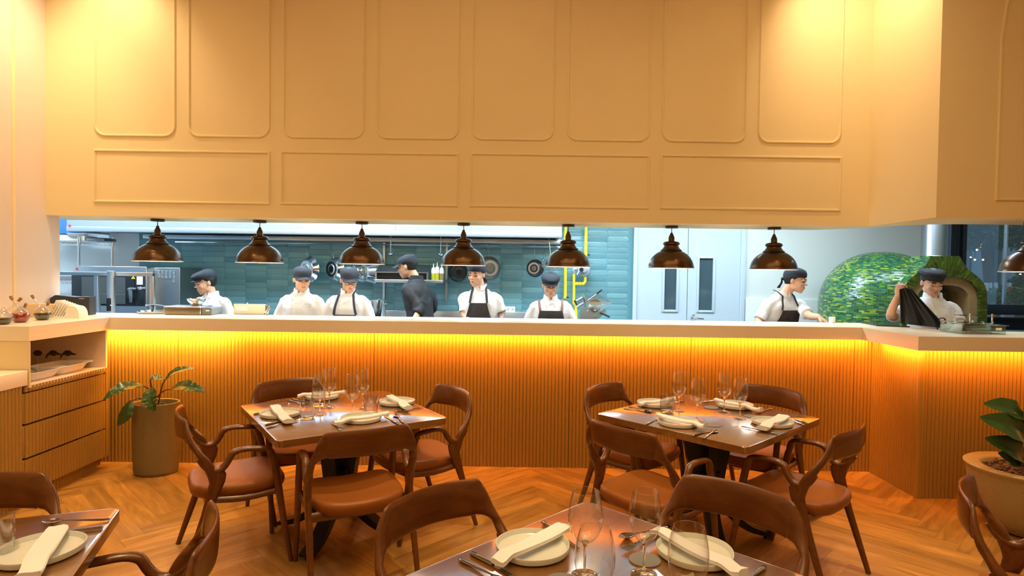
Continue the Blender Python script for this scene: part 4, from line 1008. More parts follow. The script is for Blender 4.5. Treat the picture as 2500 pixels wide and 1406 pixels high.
def tiles():
    bm = bmesh.new(); fl = bm.loops.layers.float.new('rnd'); R = random.Random(5)
    w_, h = .2605, .0695; x = -4.56
    while x < 1.49:
        z = .93 + R.choice([0, .035, .07, .02]) - .14; row = R.randint(0, 1)
        xe = min(x+w_, 1.488)
        if xe-x < .07: break
        while z < 2.5:
            pill = row % 2; g = .0016; rv = R.random(); tx, tz = R.uniform(-.03, .03), R.uniform(-.05, .05); hw = (xe-x)/2-g; hh = h/2-g; cx, cz = (x+xe)/2, z+h/2
            out = []
            if pill:
                r = hh*.98; 
                for sx, a0 in ((1, -90), (-1, 90)):
                    for k in range(7): a = math.radians(a0+30*k); out.append((sx*0+ (hw-r*1.15)*(1 if sx > 0 else -1)+r*1.15*math.cos(a), hh*math.sin(a)))
            else:
                out = [(-hw, -hh), (0, -hh), (hw, -hh), (hw, 0), (hw, hh), (0, hh), (-hw, hh), (-hw, 0)]
            rings = []
            for sc, d in ((1, 0), (.985, .0018), (.9, .0028), (.5, .0042 if pill else .0030)):
                rings.append([bm.verts.new((cx+px*(1-(1-sc)*(.25 if sc > .8 else 1)), YB-.004-d-tx*px*.25-tz*pz*.6, cz+pz*sc)) for px, pz in out])
            fs = []
            for a, b in zip(rings, rings[1:]):
                for i in range(len(out)): fs.append(bm.faces.new((a[i], a[(i+1) % len(out)], b[(i+1) % len(out)], b[i])))
            fs.append(bm.faces.new(rings[-1]))
            for f in fs:
                f.smooth = True
                for lp in f.loops: lp[fl] = rv
            z += h; row += 1
        x += w_
    bmesh.ops.recalc_face_normals(bm, faces=bm.faces)
    me = bpy.data.meshes.new('wall_tiles'); bm.to_mesh(me); bm.free(); me.materials.append(TEAL); me.set_sharp_from_angle(angle=math.radians(50))
    o = bpy.data.objects.new('wall_tiles', me); COL.objects.link(o); struct(o)
    g = MB().box(-4.56, 1.488, YB-.005, YB+.001, .9, 2.6).obj('tile_grout', mat('teal_grout', (.10, .25, .30), .5), o)
tiles()
# double doors
dm = mat('pale_blue_door', (.50, .60, .68), .4); dglass = mat('door_glass', (.05, .09, .11), .08)
struct(MB().box(1.49, 1.535, YB-.04, YB+.12, 0, 2.5, bev=.004).box(2.80, 2.86, YB-.04, YB+.12, 0, 2.5, bev=.004).box(1.49, 2.86, YB-.04, YB+.12, 2.4, 2.46, bev=.004).obj('trim_41', dm))
xm = A(1678, 650, YB).x
for i, (x0, x1) in enumerate(((1.537, xm-.004), (xm+.004, 2.798))):
    e = empty('door_%d' % (i+1), (x0, YB, 0)); struct(e)
    def at_(o, e=e): o.location = (-e.location.x, -e.location.y, 0); return o
    wx0, wx1 = (A(1621, 700, YB).x, A(1650, 700, YB).x) if i == 0 else (A(1705, 700, YB).x, A(1738, 700, YB).x)
    z0, z1 = A(1720, 757, YB).z, A(1720, 631, YB).z; m = MB()
    for b in ((x0, wx0, .01, 2.4), (wx1, x1, .01, 2.4), (wx0, wx1, .01, z0), (wx0, wx1, z1, 2.4)): m.box(b[0], b[1], YB-.02, YB+.02, b[2], b[3])
    at_(m.obj('door_leaf', dm, e))
    m = MB(); w2 = .028
    for b in ((wx0-w2, wx0, z0-w2, z1+w2), (wx1, wx1+w2, z0-w2, z1+w2), (wx0, wx1, z0-w2, z0), (wx0, wx1, z1, z1+w2)): m.box(b[0], b[1], YB-.036, YB-.018, b[2], b[3], bev=.005)
    at_(m.obj('vision_frame', dm, e)); at_(MB().box(wx0, wx1, YB-.008, YB-.002, z0, z1).obj('vision_panel', dglass, e))
hx = A(1690, 776, YB)
m = MB(); m.tube([(hx.x, YB-.02, hx.z), (hx.x, YB-.03, hx.z)], .026, 20); m.tube([(hx.x, YB-.03, hx.z), (hx.x, YB-.075, hx.z), (hx.x+.02, YB-.085, hx.z), (hx.x+.115, YB-.08, hx.z-.004)], [.010, .010, .010, .009], 10, smooth=4); m.ell((hx.x-.005, YB-.05, hx.z+.045), (.02, .02, .018))
o = m.obj('door_handle', chrome, e); at_(o)
# hood -------------------------------------------------------------
hd = empty('extraction_hood', (-2, 7.1, 2.0), 0, 'long stainless steel extraction hood above the cooking line', 'hood')
def ch(o, e): o.location = -e.location; return o
xl, xr = A(163, 560, 6.8).x, A(1372, 560, 6.8).x; zb = 2.012
m = MB(); m.prism([(xl, 6.8), (xr, 6.8), (xr, YB-.01), (xl, YB-.01)], zb+.02, 2.75); ch(m.obj('canopy', mat('hood_steel', (.42, .49, .56), .42, .8), hd), hd)
m = MB(); m.box(xl, xr, 6.79, 6.83, zb-.004, zb+.05, bev=.004); m.box(xl, xl+.03, 6.8, 7.48, zb-.004, zb+.04, bev=.004); m.box(xr-.03, xr, 6.8, 7.48, zb-.004, zb+.04, bev=.004); ch(m.obj('rim', MATS['hood_steel'], hd), hd)
m = MB()
for k in range(11):
    x = xl+.1+k*(xr-xl-.2)/11; R = Matrix.Translation((x, 7.16, zb+.015)) @ Matrix.Rotation(.0, 4, 'X'); m.box(0, (xr-xl)/11-.03, -.2, .26, 0, .02, mtx=R)
ch(m.obj('filters', steel_d, hd), hd)
p = A(170, 551, 6.79); ch(MB().box(p.x-.012, p.x+.012, 6.786, 6.7885, p.z-.012, p.z+.012).obj('badge', mat('red_badge', (.45, .03, .04), .4), hd), hd)
ch(MB().box(A(965, 555, 6.79).x-.002, A(965, 555, 6.79).x+.002, 6.787, 6.7895, zb+.05, 2.7).obj('seam', steel_d, hd), hd)
# wall channel behind the hood carrying the pot hooks
t = empty('pot_rail', (-1.7, 7.34, 1.95), 0, 'steel channel rail with hooks under the hood, carrying pans and ladles', 'rail')
zr = A(700, 583, 7.34).z
m = MB(); m.box(-4.4, .62, 7.30, 7.48, zr-.02, zr+.03, bev=.004); ch(m.obj('channel', steel, t), t)
ch(MB().tube([(-4.0, 7.28, zr-.055), (.6, 7.28, zr-.055)], .008, 8).obj('hook_bar', chrome, t), t)
# pans
blackpan = mat('black_pan_enamel', (.015, .018, .022), .3)
def pan(label, px, py, r, depth, hpx, hpy, rot, m_in, m_out, Y=7.3, tilt=0, kind='frying_pan', disc=None):
    c = A(px, py, Y); hz = A(hpx, hpy, Y); e = empty(kind, c, 0, label, 'pan', 'pans hanging on the kitchen wall')
    R = Matrix.Rotation(math.radians(rot), 4, 'Z') @ Matrix.Rotation(math.radians(tilt), 4, 'Y') @ Matrix.Rotation(math.radians(90), 4, 'X')
    m = MB(); m.lathe([(.001, depth/2), (r*.72, depth/2), (r*.80, depth/2-.006), (r*.97, -depth/2+.008), (r*1.02, -depth/2), (r*1.0, -depth/2-.002), (r*.95, -depth/2+.004), (r*.76, depth/2-.010), (.001, depth/2-.006)], n=40, mtx=R); m.obj('pan_body', m_out, e)
    m = MB(); m.lathe([(r*.46, depth/2), (r*.46, depth/2+.003), (r*.66, depth/2+.003), (r*.66, depth/2)], n=40, mtx=R, cap0=False, cap1=False); m.lathe([(.001, depth/2+.0015), (r*.3, depth/2+.0015)], n=30, mtx=R, cap0=False); m.obj('base_rings', disc or m_in, e)
    h0 = Vector((0, 0, r*.93)); d = hz-c; m = MB(); m.tube([h0, h0.lerp(Vector((d.x, d.y-.01, d.z)), .4)+Vector((0, -.015, 0)), Vector((d.x, -.012, d.z))], [(.006, .012), (.004, .010), (.004, .012)], 8, smooth=4); m.obj('handle', chrome, e)
    m = MB(); m.tube([(d.x, -.012, d.z-.01), (d.x, -.02, d.z+.02), (d.x, .0, d.z+.045), (d.x, .02, d.z+.035)], .003, 6, smooth=4); m.obj('hook', chrome, e)
    return e
pan('large shining steel saute pan hanging behind the second chef', 752, 657, .148, .07, 749, 592, -30, steel, chrome, tilt=0)
pan('steel pan with blackened base hanging left of the third lamp', 815, 657, .140, .075, 809, 590, -35, blackm, chrome, disc=blackm)
pan('steel saucepan hanging half behind the third lamp', 872, 664, .120, .12, 872, 600, -40, steel, chrome)
pan('steel stewpan hanging right of the chef in glasses', 900, 664, .135, .14, 905, 600, -45, steel, chrome, Y=7.24)
pan('black pan hanging beside the fourth lamp', 1119, 664, .118, .06, 1122, 600, 20, blackpan, blackpan)
pan('grey frying pan with ringed base behind the chef watching the viewer', 1195, 655, .142, .05, 1188, 594, 18, steel, mat('worn_pan', (.16, .15, .14), .4, .6), Y=7.26)
pan('small black pan with ringed steel base hanging right of centre', 1305, 655, .105, .07, 1304, 594, -15, steel, blackpan)
# skimmer
c = A(1343, 642, 7.28); e = empty('wire_skimmer', c, 0, 'round wire skimmer hanging half behind the fifth lamp', 'skimmer')
m = MB()
for k, r in enumerate((.10, .075, .05, .025)): m.tube([(r*math.cos(a), -.02-.03*(1-r/.1), r*math.sin(a)) for a in [2*PI*q/24 for q in range(24)]], .0035 if k == 0 else .0015, 6, close=True)
for k in range(8): a = PI*k/8; m.tube([(.1*math.cos(a), -.02, .1*math.sin(a)), (0, -.05, 0), (-.1*math.cos(a), -.02, -.1*math.sin(a))], .0015, 5, smooth=3)
m.obj('basket', chrome, e); m = MB(); m.tube([(0, -.02, .1), (-.02, -.015, .3)], .005, 8); m.obj('handle', chrome, e)
for px, y0, y1, lb in ((954, 573, 619, 'steel ladle hanging right of the third lamp'), (1076, 576, 620, 'steel ladle hanging left of the fourth lamp')):
    a, b = A(px, y0, 7.22), A(px, y1, 7.22); e = empty('ladle', b, 0, lb, 'ladle', 'ladles on the pot rail')
    m = MB(); m.tube([(0, 0, .01), (0, 0, (a-b).z)], [(.004, .007)]*2, 8); m.tube([(0, 0, (a-b).z), (0, -.012, (a-b).z+.02), (0, .03, (a-b).z+.02)], .004, 6); m.obj('handle', chrome, e)
    m = MB(); m.lathe([(.004, -.03), (.025, -.022), (.036, -.006), (.038, .004), (.036, .004), (.033, -.005), (.022, -.018), (.004, -.025)], n=24); m.obj('bowl', chrome, e)
# salamander grill on shelf
c = A(1000, 690, 7.1); e = empty('salamander_grill', (c.x, 7.15, 1.4), 0, 'stainless salamander grill with sloped lid on a wall shelf, behind the cook in black', 'grill')
x0, x1 = A(921, 650, 7.0).x, A(1048, 650, 7.0).x; zt, zm, zl = A(980, 646, 7.2).z, A(980, 664, 6.92).z, A(980, 682, 6.92).z
m = MB(); m.bm.verts.ensure_lookup_table(); R = Matrix(((0, 0, 1, 0), (1, 0, 0, 0), (0, 1, 0, 0), (0, 0, 0, 1)))
m.prism([(6.90, zm), (7.15, zt), (7.46, zt), (7.46, zm-.01), (6.90, zm-.01)], x0, x1, mtx=R); ch(m.obj('lid', steel, e), e)
ch(MB().box(x0+.01, x1-.01, 6.98, 7.46, zl, zm-.01).obj('grill_cavity', blackm, e), e)
ch(MB().box(x0, x0+.015, 6.9, 7.46, zl, zm-.008).box(x1-.015, x1, 6.9, 7.46, zl, zm-.008).obj('side_panel', steel, e), e)
sh_ = empty('wall_shelf', (c.x, 7.2, zl), 0, 'narrow stainless wall shelf under the salamander and squeeze bottles', 'shelf')
ch(MB().box(A(915, 685, 6.88).x, A(1082, 685, 6.88).x, 6.86, 7.48, zl-.035, zl-.002, bev=.004).obj('shelf_board', steel, sh_), sh_)
for px in (938, 1091):
    ch(MB().box(A(px, 600, 7.44).x-.012, A(px, 600, 7.44).x+.012, 7.43, 7.47, 1.25, zr-.025).obj('upright', steel, sh_), sh_)
oil = mat('yellow_oil', (.55, .50, .04), .25, trans=.3); sqb = mat('squeeze_plastic', (.80, .84, .70), .3, trans=.3)
for px, yb, hgt, mt_, lb in ((1058, 683, .15, oil, 'squeeze bottle of yellow oil, leftmost on the wall shelf'), (1067, 685, .16, oil, 'squeeze bottle of yellow oil in front, second on the wall shelf'), (1078, 684, .15, mat('brown_sauce', (.20, .15, .05), .3), 'squeeze bottle of brown sauce, rightmost on the wall shelf')):
    p = A(px, yb, 6.98); e = empty('squeeze_bottle', (p.x, 6.98, zl-.002), 0, lb, 'bottle', 'squeeze bottles on the wall shelf')
    MB().lathe([(.001, 0), (.022, 0), (.024, .005), (.024, hgt*.55), (.001, hgt*.55)], n=20).obj('contents', mt_, e)
    MB().lathe([(.0245, hgt*.5), (.0245, hgt*.75), (.020, hgt*.82), (.022, hgt*.84), (.022, hgt*.9), (.006, hgt*.96), (.003, hgt*1.25), (.001, hgt*1.25)], n=20).obj('neck_and_nozzle', sqb, e)
# back counter and stock pot
bc = empty('back_counter', (-.6, 7.1, 0), 0, 'stainless steel back counter running below the teal tiles', 'counter')
ch(MB().box(-2.6, 1.3, 6.78, 7.46, .86, .90, bev=.004).obj('worktop', steel, bc), bc); ch(MB().box(-2.55, 1.25, 6.86, 7.46, .02, .86).obj('cabinet', steel, bc), bc)
ch(MB().box(-1.65, .18, 7.44, 7.478, .90, 1.135, bev=.003).obj('splashback', steel, bc), bc)
p = A(914, 735, 6.95); e = empty('stock_pot', (p.x, 7.08, .90), 0, 'tall steel stock pot with lid handles behind the chef in the pinstripe apron', 'pot')
zt = A(914, 733, 6.98).z-.90
MB().lathe([(.001, 0), (.098, 0), (.103, .01), (.103, zt), (.107, zt+.004), (.103, zt+.004), (.099, zt), (.099, .01), (.001, .01)], n=40).obj('pot_body', chrome, e)
for s in (-1, 1): MB().tube([(.10*s, -.03, zt-.05), (.135*s, -.03, zt-.035), (.135*s, .03, zt-.035), (.10*s, .03, zt-.05)], .005, 8, smooth=4).obj('handle', chrome, e)
p = A(1246, 755, 7.48); e = empty('power_outlet', (p.x, 7.485, p.z), 0, 'white double power outlet on the teal tiled wall', 'outlet')
MB().box(-.057, .057, -.012, 0, -.034, .034, bev=.004).obj('plate', white, e)
for x in (-.027, .027): MB().box(x-.016, x+.016, -.0135, -.011, -.018, .018).obj('socket', mat('socket_grey', (.5, .5, .5), .4), e)
# gas pipes
yel = mat('yellow_pipe_paint', (.80, .62, .02), .4); grm = mat('grey_cast_metal', (.30, .36, .42), .4, .3)
def PX(x, y, Y=7.38): return A(1340+x/5.859, 550+y/5.859, Y)
e = empty('gas_pipe', PX(235, 700), 0, 'straight yellow gas pipe running down the tiles behind the fifth lamp', 'pipe')
def chp(o, e): o.location = -Vector(e.location); return o
m = MB(); m.tube([PX(237, -260), PX(234, 1040)], .0185, 16); m.ell(tuple(PX(234, 1035)), (.024, .024, .016)); chp(m.obj('pipe', yel, e), e)
m = MB(); m.tube([PX(250, 1025, 7.36), PX(285, 1030, 7.36)], .010, 8); chp(m.obj('tap_lever', blackm, e), e)
e = empty('gas_regulator', PX(450, 640), 0, 'grey gas regulator with yellow looped pipes right of the fifth lamp', 'valve')
m = MB(); m.tube([PX(536, -260), PX(526, 560)], .0185, 16); m.tube([PX(358, 690), PX(358, 1060), PX(356, 1110), PX(385, 1180), PX(392, 1400)], .0165, 14, smooth=4); m.tube([PX(365, 838), PX(470, 838), PX(505, 828), PX(519, 790), PX(519, 690)], .0165, 14, smooth=5)
for q in (PX(405, 838), PX(445, 838), PX(485, 838)): m.ell(tuple(q), (.012, .025, .025))
chp(m.obj('pipe', yel, e), e)
c = PX(495, 640); m = MB(); R = Matrix.Translation(c) @ Matrix.Rotation(PI/2, 4, 'X'); m.lathe([(.001, .06), (.030, .06), (.032, .045), (.075, .03), (.082, .02), (.082, .0), (.06, -.02), (.001, -.02)], n=32, mtx=R)
m.tube([PX(358, 690), PX(350, 640), PX(390, 625), PX(470, 640)], [.020, .024, .022, .02], 12, smooth=3); chp(m.obj('regulator_body', grm, e), e)
m = MB(); q = PX(468, 632, 7.28); m.tube([q, q+Vector((0, .04, 0))], .024, 16); chp(m.obj('dial', blackm, e), e)
m = MB(); m.tube([PX(435, 650, 7.28), PX(402, 705, 7.27)], .006, 8); chp(m.obj('lever', white, e), e)
m = MB(); m.tube([PX(560, 415, 7.36), PX(582, 425, 7.36)], .012, 8); m.tube([PX(365, 1075, 7.34), PX(400, 1140, 7.34)], .010, 8); chp(m.obj('valve_knob', blackm, e), e)
# meat slicer
Ys = 6.95; SP = lambda x, y, dy=0: A(1340+x/5.859, 550+y/5.859, Ys+dy)
e = empty('meat_slicer', (SP(620, 1300).x, Ys, .90), 0, 'stainless meat slicer with clear guard and black handles beside the doors', 'slicer')
m = MB(); P = [SP(430, 1340), SP(470, 1210), SP(520, 1165), SP(600, 1210), SP(690, 1340)]; base = [(q.x, q.z) for q in P]; b0 = P[0].x; b1 = P[-1].x
R = Matrix(((1, 0, 0, 0), (0, 0, 1, 0), (0, 1, 0, 0), (0, 0, 0, 1)))
m.prism([(b0-.02, .90), (b1+.06, .90)]+base[::-1], Ys-.05, Ys+.12, mtx=R); chp(m.obj('base', steel, e), e)
m = MB(); m.prism([(q.x, q.z) for q in (SP(480, 1010), SP(500, 1000), SP(720, 1300), SP(660, 1340))], Ys-.04, Ys+.02, mtx=R); chp(m.obj('gauge_plate', steel, e), e)
m = MB(); m.prism([(q.x, q.z) for q in (SP(530, 1040), SP(630, 970), SP(690, 975), SP(830, 1060), SP(890, 1095), SP(680, 1265))], Ys-.10, Ys-.095, mtx=R); chp(m.obj('guard', thin_glass('clear_acrylic', (.88, .92, .93), 2.0, .05), e), e)
m = MB(); m.prism([(q.x, q.z) for q in (SP(640, 1290), SP(790, 1190), SP(795, 1235), SP(700, 1330))], Ys-.08, Ys+.02, mtx=R); m.tube([SP(560, 1075, -.11), SP(690, 980, -.11)], .007, 8); 
for q in ((768, 1138), (660, 1222), (555, 1222)): m.ell(tuple(SP(*q, -.105)), (.006, .006, .006))
chp(m.obj('carriage', steel, e), e)
m = MB(); m.tube([SP(395, 1085, 0), SP(480, 1040, 0)], .022, 14); m.tube([SP(475, 1040, 0), SP(520, 1190, 0)], .02, 12); chp(m.obj('sharpener', steel, e), e)
m = MB(); m.tube([SP(405, 1170, -.03), SP(490, 1115, -.03)], .016, 14); chp(m.obj('adjusting_knob', steel, e), e)
m = MB(); m.lathe([(.001, 0), (.07, 0), (.075, .004), (.001, .008)], n=40, mtx=Matrix.Translation(SP(660, 1150, -.06)) @ Matrix.Rotation(PI/2, 4, 'X')); chp(m.obj('blade', chrome, e), e)
for a, b in (((680, 975), (755, 920)), ((740, 1245), (870, 1310))): m = MB(); m.tube([SP(*a, -.11), SP(*b, -.11)], .012, 10); chp(m.obj('handle', black, e), e)

# ------------------------------------------------------------ left corner of the kitchen: rack, combi oven, pass frame
LP = lambda x, y, Y: A(150+x/5.623, 530+y/5.623, Y)
Yr = 7.2
e = empty('wire_rack', LP(170, 500, Yr), 0, 'chrome wire shelving rack in the left corner of the kitchen', 'rack')
z1, z2 = LP(0, 335, Yr).z, LP(0, 870, Yr).z; xa, xb, xc = -5.95, LP(340, 500, Yr).x, LP(675, 500, Yr+.12).x
for x, yy in ((xb, Yr-.12), (xc, Yr+.15), (xa, Yr-.12)):
    m = MB(); m.tube([(x, yy, 0), (x, yy, z1+.06)], .013, 12); m.lathe([(.019, -.04), (.019, .04)], (x, yy, z1), 12); chp(m.obj('post', chrome, e), e)
for z in (z1, z2):
    m = MB()
    for yy in (Yr-.12, Yr+.15):
        for dz in (0, -.035): m.tube([(xa, yy, z+dz), (xc, yy, z+dz)], .0035, 6)
        n = 44
        m.tube([(xa+(xc-xa)*k/n, yy, z-.035*(k % 2)) for k in range(n+1)], .0025, 5)
    for k in range(40): x = xa+(xc-xa)*k/39; m.tube([(x, Yr-.12, z), (x, Yr+.15, z)], .002, 5)
    chp(m.obj('wire_shelf', chrome, e), e)
cardb = mat('brown_card', (.40, .30, .20), .8)
for x0, x1_, h, mt_, lb in ((10, 400, .06, mat('cream_tray', (.70, .66, .55), .6), 'flat cream box lying on the top shelf of the wire rack'), (420, 665, .035, steel_d, 'dark wire tray on the right end of the rack top')):
    a, b = LP(x0, 300, Yr).x, LP(x1_, 300, Yr).x; m = MB(); m.box(a, b, Yr-.1, Yr+.12, z1+.006, z1+.006+h, bev=.006); m.box(a+.03, b-.03, Yr-.08, Yr+.1, z1+h, z1+h+.012, bev=.004); o = m.obj('storage_tray', mt_); tag(o, lb, 'tray')
m = MB(); q = LP(230, 305, Yr-.05); m.ell((q.x, Yr-.06, z1+.075), (.10, .06, .022), 20, 10); m.lathe([(.08, 0), (.11, .02), (.108, .022), (.001, .01)], (q.x, Yr-.06, z1+.07), 24); tag(m.obj('paper_bundle', white), 'white wrapped bundle on the cream box of the wire rack', 'bundle')
blu = mat('blue_plastic', (.06, .19, .42), .4)
a, b = LP(-150, 100, Yr), LP(200, 230, Yr)
tag(MB().box(a.x, b.x, Yr-.1, Yr+.1, z1+.085, z1+.34, bev=.012).obj('blue_crate', blu), 'blue crate on top of the wire rack, mostly above the cream box', 'crate')
q = LP(70, 830, Yr); m = MB(); m.lathe([(.001, 0), (.09, .0), (.16, .045), (.165, .05), (.155, .05), (.08, .012), (.001, .012)], (q.x, Yr, z2+.006), 30); tag(m.obj('white_bowl', white), 'wide white bowl on the lower shelf of the wire rack', 'bowl')
# combi oven
Yo = 6.75; O_ = lambda x, y, dY=0: LP(x, y, Yo+dY)
e = empty('combi_oven', (O_(700, 900).x, Yo, 0), 0, 'large combi oven with black glass door, warning triangle and control panel', 'oven')
xl_, xm_, xr_ = O_(160, 900).x, O_(1160, 900).x, O_(1165, 900).x; ztp, zdoor, zd2, zbt = O_(500, 672).z, O_(500, 800).z, O_(500, 1212).z, .55
chp(MB().box(xl_, xr_, Yo, 7.04, zbt, ztp, bev=.006).obj('housing', steel, e), e)
chp(MB().box(xl_+.02, O_(1155, 900).x-.02, Yo+.05, 7.02, 0, zbt).obj('stand', steel_d, e), e)
xd = O_(1030, 900).x
chp(MB().box(xl_+.003, xd-.003, Yo-.03, Yo-.001, zd2, zdoor, bev=.004).obj('glass_door', mat('oven_glass', (.015, .018, .022), .08), e), e)
chp(MB().box(O_(300, 0).x, O_(900, 0).x, Yo-.0325, Yo-.0305, zd2+.02, zdoor-.015).obj('door_window', mat('smoked_window', (.07, .075, .075), .15), e), e)
chp(MB().box(O_(515, 0).x, O_(900, 0).x, Yo-.034, Yo-.0328, O_(600, 1060).z-.002, O_(600, 1060).z+.002).obj('rack_line', steel, e), e)
chp(MB().box(xd+.003, O_(1155, 0).x, Yo-.03, Yo-.001, zd2, zdoor, bev=.004).obj('control_panel', mat('panel_black', (.02, .024, .03), .15), e), e)
q0, q1 = O_(1060, 815), O_(1137, 925); s_ = MB().box(q0.x, q1.x, Yo-.033, Yo-.0305, q1.z, q0.z).obj('screen', mat('lit_screen', (.8, .9, 1), .3, emit=(.75, .9, 1), estr=2.2), e); chp(s_, e)
m = MB(); m.tube([O_(925, 1000, -.08), O_(930, 985, -.085), O_(1000, 985, -.07), O_(1010, 985, -.02)], .013, 10, smooth=3); m.tube([O_(942, 990, -.08), O_(950, 1080, -.08), O_(952, 1170, -.07)], [.020, .017, .012], 12, smooth=3); chp(m.obj('door_handle', mat('handle_grey', (.12, .15, .17), .4), e), e)
def text(s, loc, size, mt_, parent, ext=.0005, align='CENTER', rx=PI/2, rz=0):
    cu = bpy.data.curves.new('lettering', 'FONT'); cu.body = s; cu.size = size; cu.extrude = ext; cu.align_x = align; cu.align_y = 'CENTER'
    o = bpy.data.objects.new('t', cu); COL.objects.link(o); dg = bpy.context.evaluated_depsgraph_get(); me = bpy.data.meshes.new_from_object(o.evaluated_get(dg)); bpy.data.objects.remove(o)
    me.materials.clear(); me.materials.append(mt_); t = bpy.data.objects.new('lettering', me); COL.objects.link(t); t.rotation_euler = (rx, 0, rz); t.parent = parent; t.location = Vector(loc)-Vector(parent.location) if parent else loc; return t
wt = mat('white_print', (.8, .85, .9), .5)
q = O_(1097, 967, -.0312); text('naboo', q, .034, wt, e); q = O_(1080, 990, -.0312); text('boosted', q, .011, wt, e)
m = MB(); a, b, c = O_(957, 848, -.034), O_(1013, 848, -.034), O_(985, 803, -.034); Rz = Matrix(((1, 0, 0, 0), (0, 0, 1, 0), (0, 1, 0, 0), (0, 0, 0, 1))); m.prism([(a.x, a.z), (b.x, b.z), (c.x, c.z)], Yo-.0345, Yo-.0335, mtx=Rz); wn = m.obj('warning_triangle', mat('warning_yellow', (.85, .75, .05), .4), e); chp(wn, e)
m = MB(); q = O_(985, 834, -.035); m.box(q.x-.002, q.x+.002, Yo-.0355, Yo-.0346, q.z-.002, q.z+.020); m.box(q.x-.002, q.x+.002, Yo-.0355, Yo-.0346, q.z-.009, q.z-.005); m.obj('warning_mark', black, wn)
m = MB(); q = O_(209, 712, -.006); m.box(q.x-.012, q.x+.012, Yo-.003, Yo-.0005, q.z-.012, q.z+.012); chp(m.obj('badge', mat('red_badge', (0, 0, 0)), e), e)
# chiller / side cabinet with louvres right of the oven
Yc_ = 6.9; Q_ = lambda x, y, d=0: LP(x, y, Yc_+d)
e = empty('holding_cabinet', (Q_(1400, 900).x, Yc_, 0), 0, 'dark steel cabinet with louvred vents standing right of the combi oven', 'cabinet')
x0, x1 = max(-4.03, Q_(1180, 900).x), Q_(1625, 900).x; zt = Q_(1400, 692).z
chp(MB().box(x0, x1, Yc_, 7.4, .02, zt, bev=.006).obj('housing', steel_d, e), e)
for r in range(9):
    for c in range(6):
        if r > 5 and c in (1, 2, 3, 4): continue
        q = Q_(1285+52*c, 740+19*r, -.004); m = MB(); m.box(q.x-.013, q.x+.013, Yc_-.008, Yc_+.002, q.z-.004, q.z+.003, bev=.0015); chp(m.obj('louvre', steel, e), e)
# steel pass frame in front of the oven
Yp = 5.75; G_ = lambda x, y, d=0: LP(x, y, Yp+d)
e = empty('pass_frame', (G_(700, 900).x, Yp, 0), 0, 'open stainless steel pass frame with posts standing in front of the combi oven', 'frame')
zt, zl_ = G_(400, 752).z, G_(400, 800).z
chp(MB().box(-4.6, G_(1240, 0).x, Yp, Yp+.04, zl_, zt, bev=.002).obj('top_beam', steel, e), e)
for x0, x1, dy in ((420, 475, .02), (648, 735, -.03), (1190, 1240, .02)): chp(MB().box(G_(x0, 0).x, G_(x1, 0).x, Yp+dy, Yp+dy+.04, 0, zt-.002 if dy > 0 else zt+.012, bev=.003).obj('post', steel, e), e)
q0, q1 = G_(655, 1110), G_(705, 1285); chp(MB().box(q0.x, q1.x, Yp-.04, Yp-.031, q1.z, q0.z, bev=.002).obj('switch_box', black, e), e)
q = G_(672, 1210, -.045); chp(MB().ell((q.x, Yp-.042, q.z), (.004, .002, .004), 8, 6).obj('indicator', mat('blue_led', (.1, .3, 1), .3, emit=(.2, .5, 1), estr=8), e), e)
pc = empty('prep_counter', (-1, 5.6, 0), 0, 'low steel prep counter hidden behind the pass', 'counter')
chp(MB().box(-4.9, 3.2, 5.415, 5.70, .84, .88, bev=.004).obj('worktop', steel, pc), pc); chp(MB().box(-4.8, 3.1, 5.44, 5.62, .05, .84).obj('cabinet', steel_d, pc), pc)

# ------------------------------------------------------------ things on the pass, left part
ST = 1.2135
def on(px, py, z=ST): p = atz(px, py, z); return Vector((p.x, p.y, z))
def flask(px, py, liq, lb, lvl, yaw):
    p = on(px, py); e = empty('oil_flask', p, math.radians(yaw), lb, 'flask', 'round glass oil flasks with cork stoppers')
    rb = .057; gm = glass; m = MB()
    prof = [(.030, .002), (.045, .012), (.055, .030), (rb, .046), (.053, .062), (.042, .078), (.026, .092), (.012, .104), (.010, .118)]
    pv, _ = catmull([Vector((a, 0, b)) for a, b in prof], [0]*len(prof), 4); m.lathe([(q.x, q.z) for q in pv], n=36, cap1=False)
    m.tube([(.0, 0, .075), (.035, 0, .105), (.075, 0, .150), (.092, 0, .168)], [.012, .009, .007, .007], 12, smooth=3)
    m.tube([(-.028, 0, .085), (-.050, 0, .118)], [.009, .008], 10, smooth=0); m.obj('glass_body', gm, e, ang=None)
    m = MB(); L_ = [(q.x-.0025, q.z) for q in pv if q.z < lvl]; m.lathe([(.001, .004)]+L_+[(.001, L_[-1][1])], n=36); m.obj('oil', liq, e)
    m = MB(); m.tube([(.086, 0, .160), (.104, 0, .182)], [.009, .011], 10); m.obj('cork', mat('cork', (.30, .15, .06), .8), e); m = MB(); m.tube([(-.046, 0, .112), (-.062, 0, .137)], [.009, .010], 10); m.obj('cork', MATS['cork'], e)
flask(8, 792, mat('dark_balsamic', (.03, .015, .008), .15), 'glass flask of dark vinegar cut by the left picture edge', .05, 20)
flask(50, 787, mat('chilli_oil', (.30, .015, .008), .12), 'glass flask of red chilli oil on the left counter', .07, 160)
flask(104, 781, mat('herb_oil', (.035, .030, .012), .15), 'glass flask of dark green oil beside the napkin stack', .055, 165)
p = on(83, 776); tag(MB().box(p.x-.095, p.x+.105, p.y+.04, p.y+.15, ST, ST+.105, bev=.003).obj('beige_box', mat('beige_board', (.72, .55, .34), .6)), 'plain beige box behind the oil flasks', 'box')
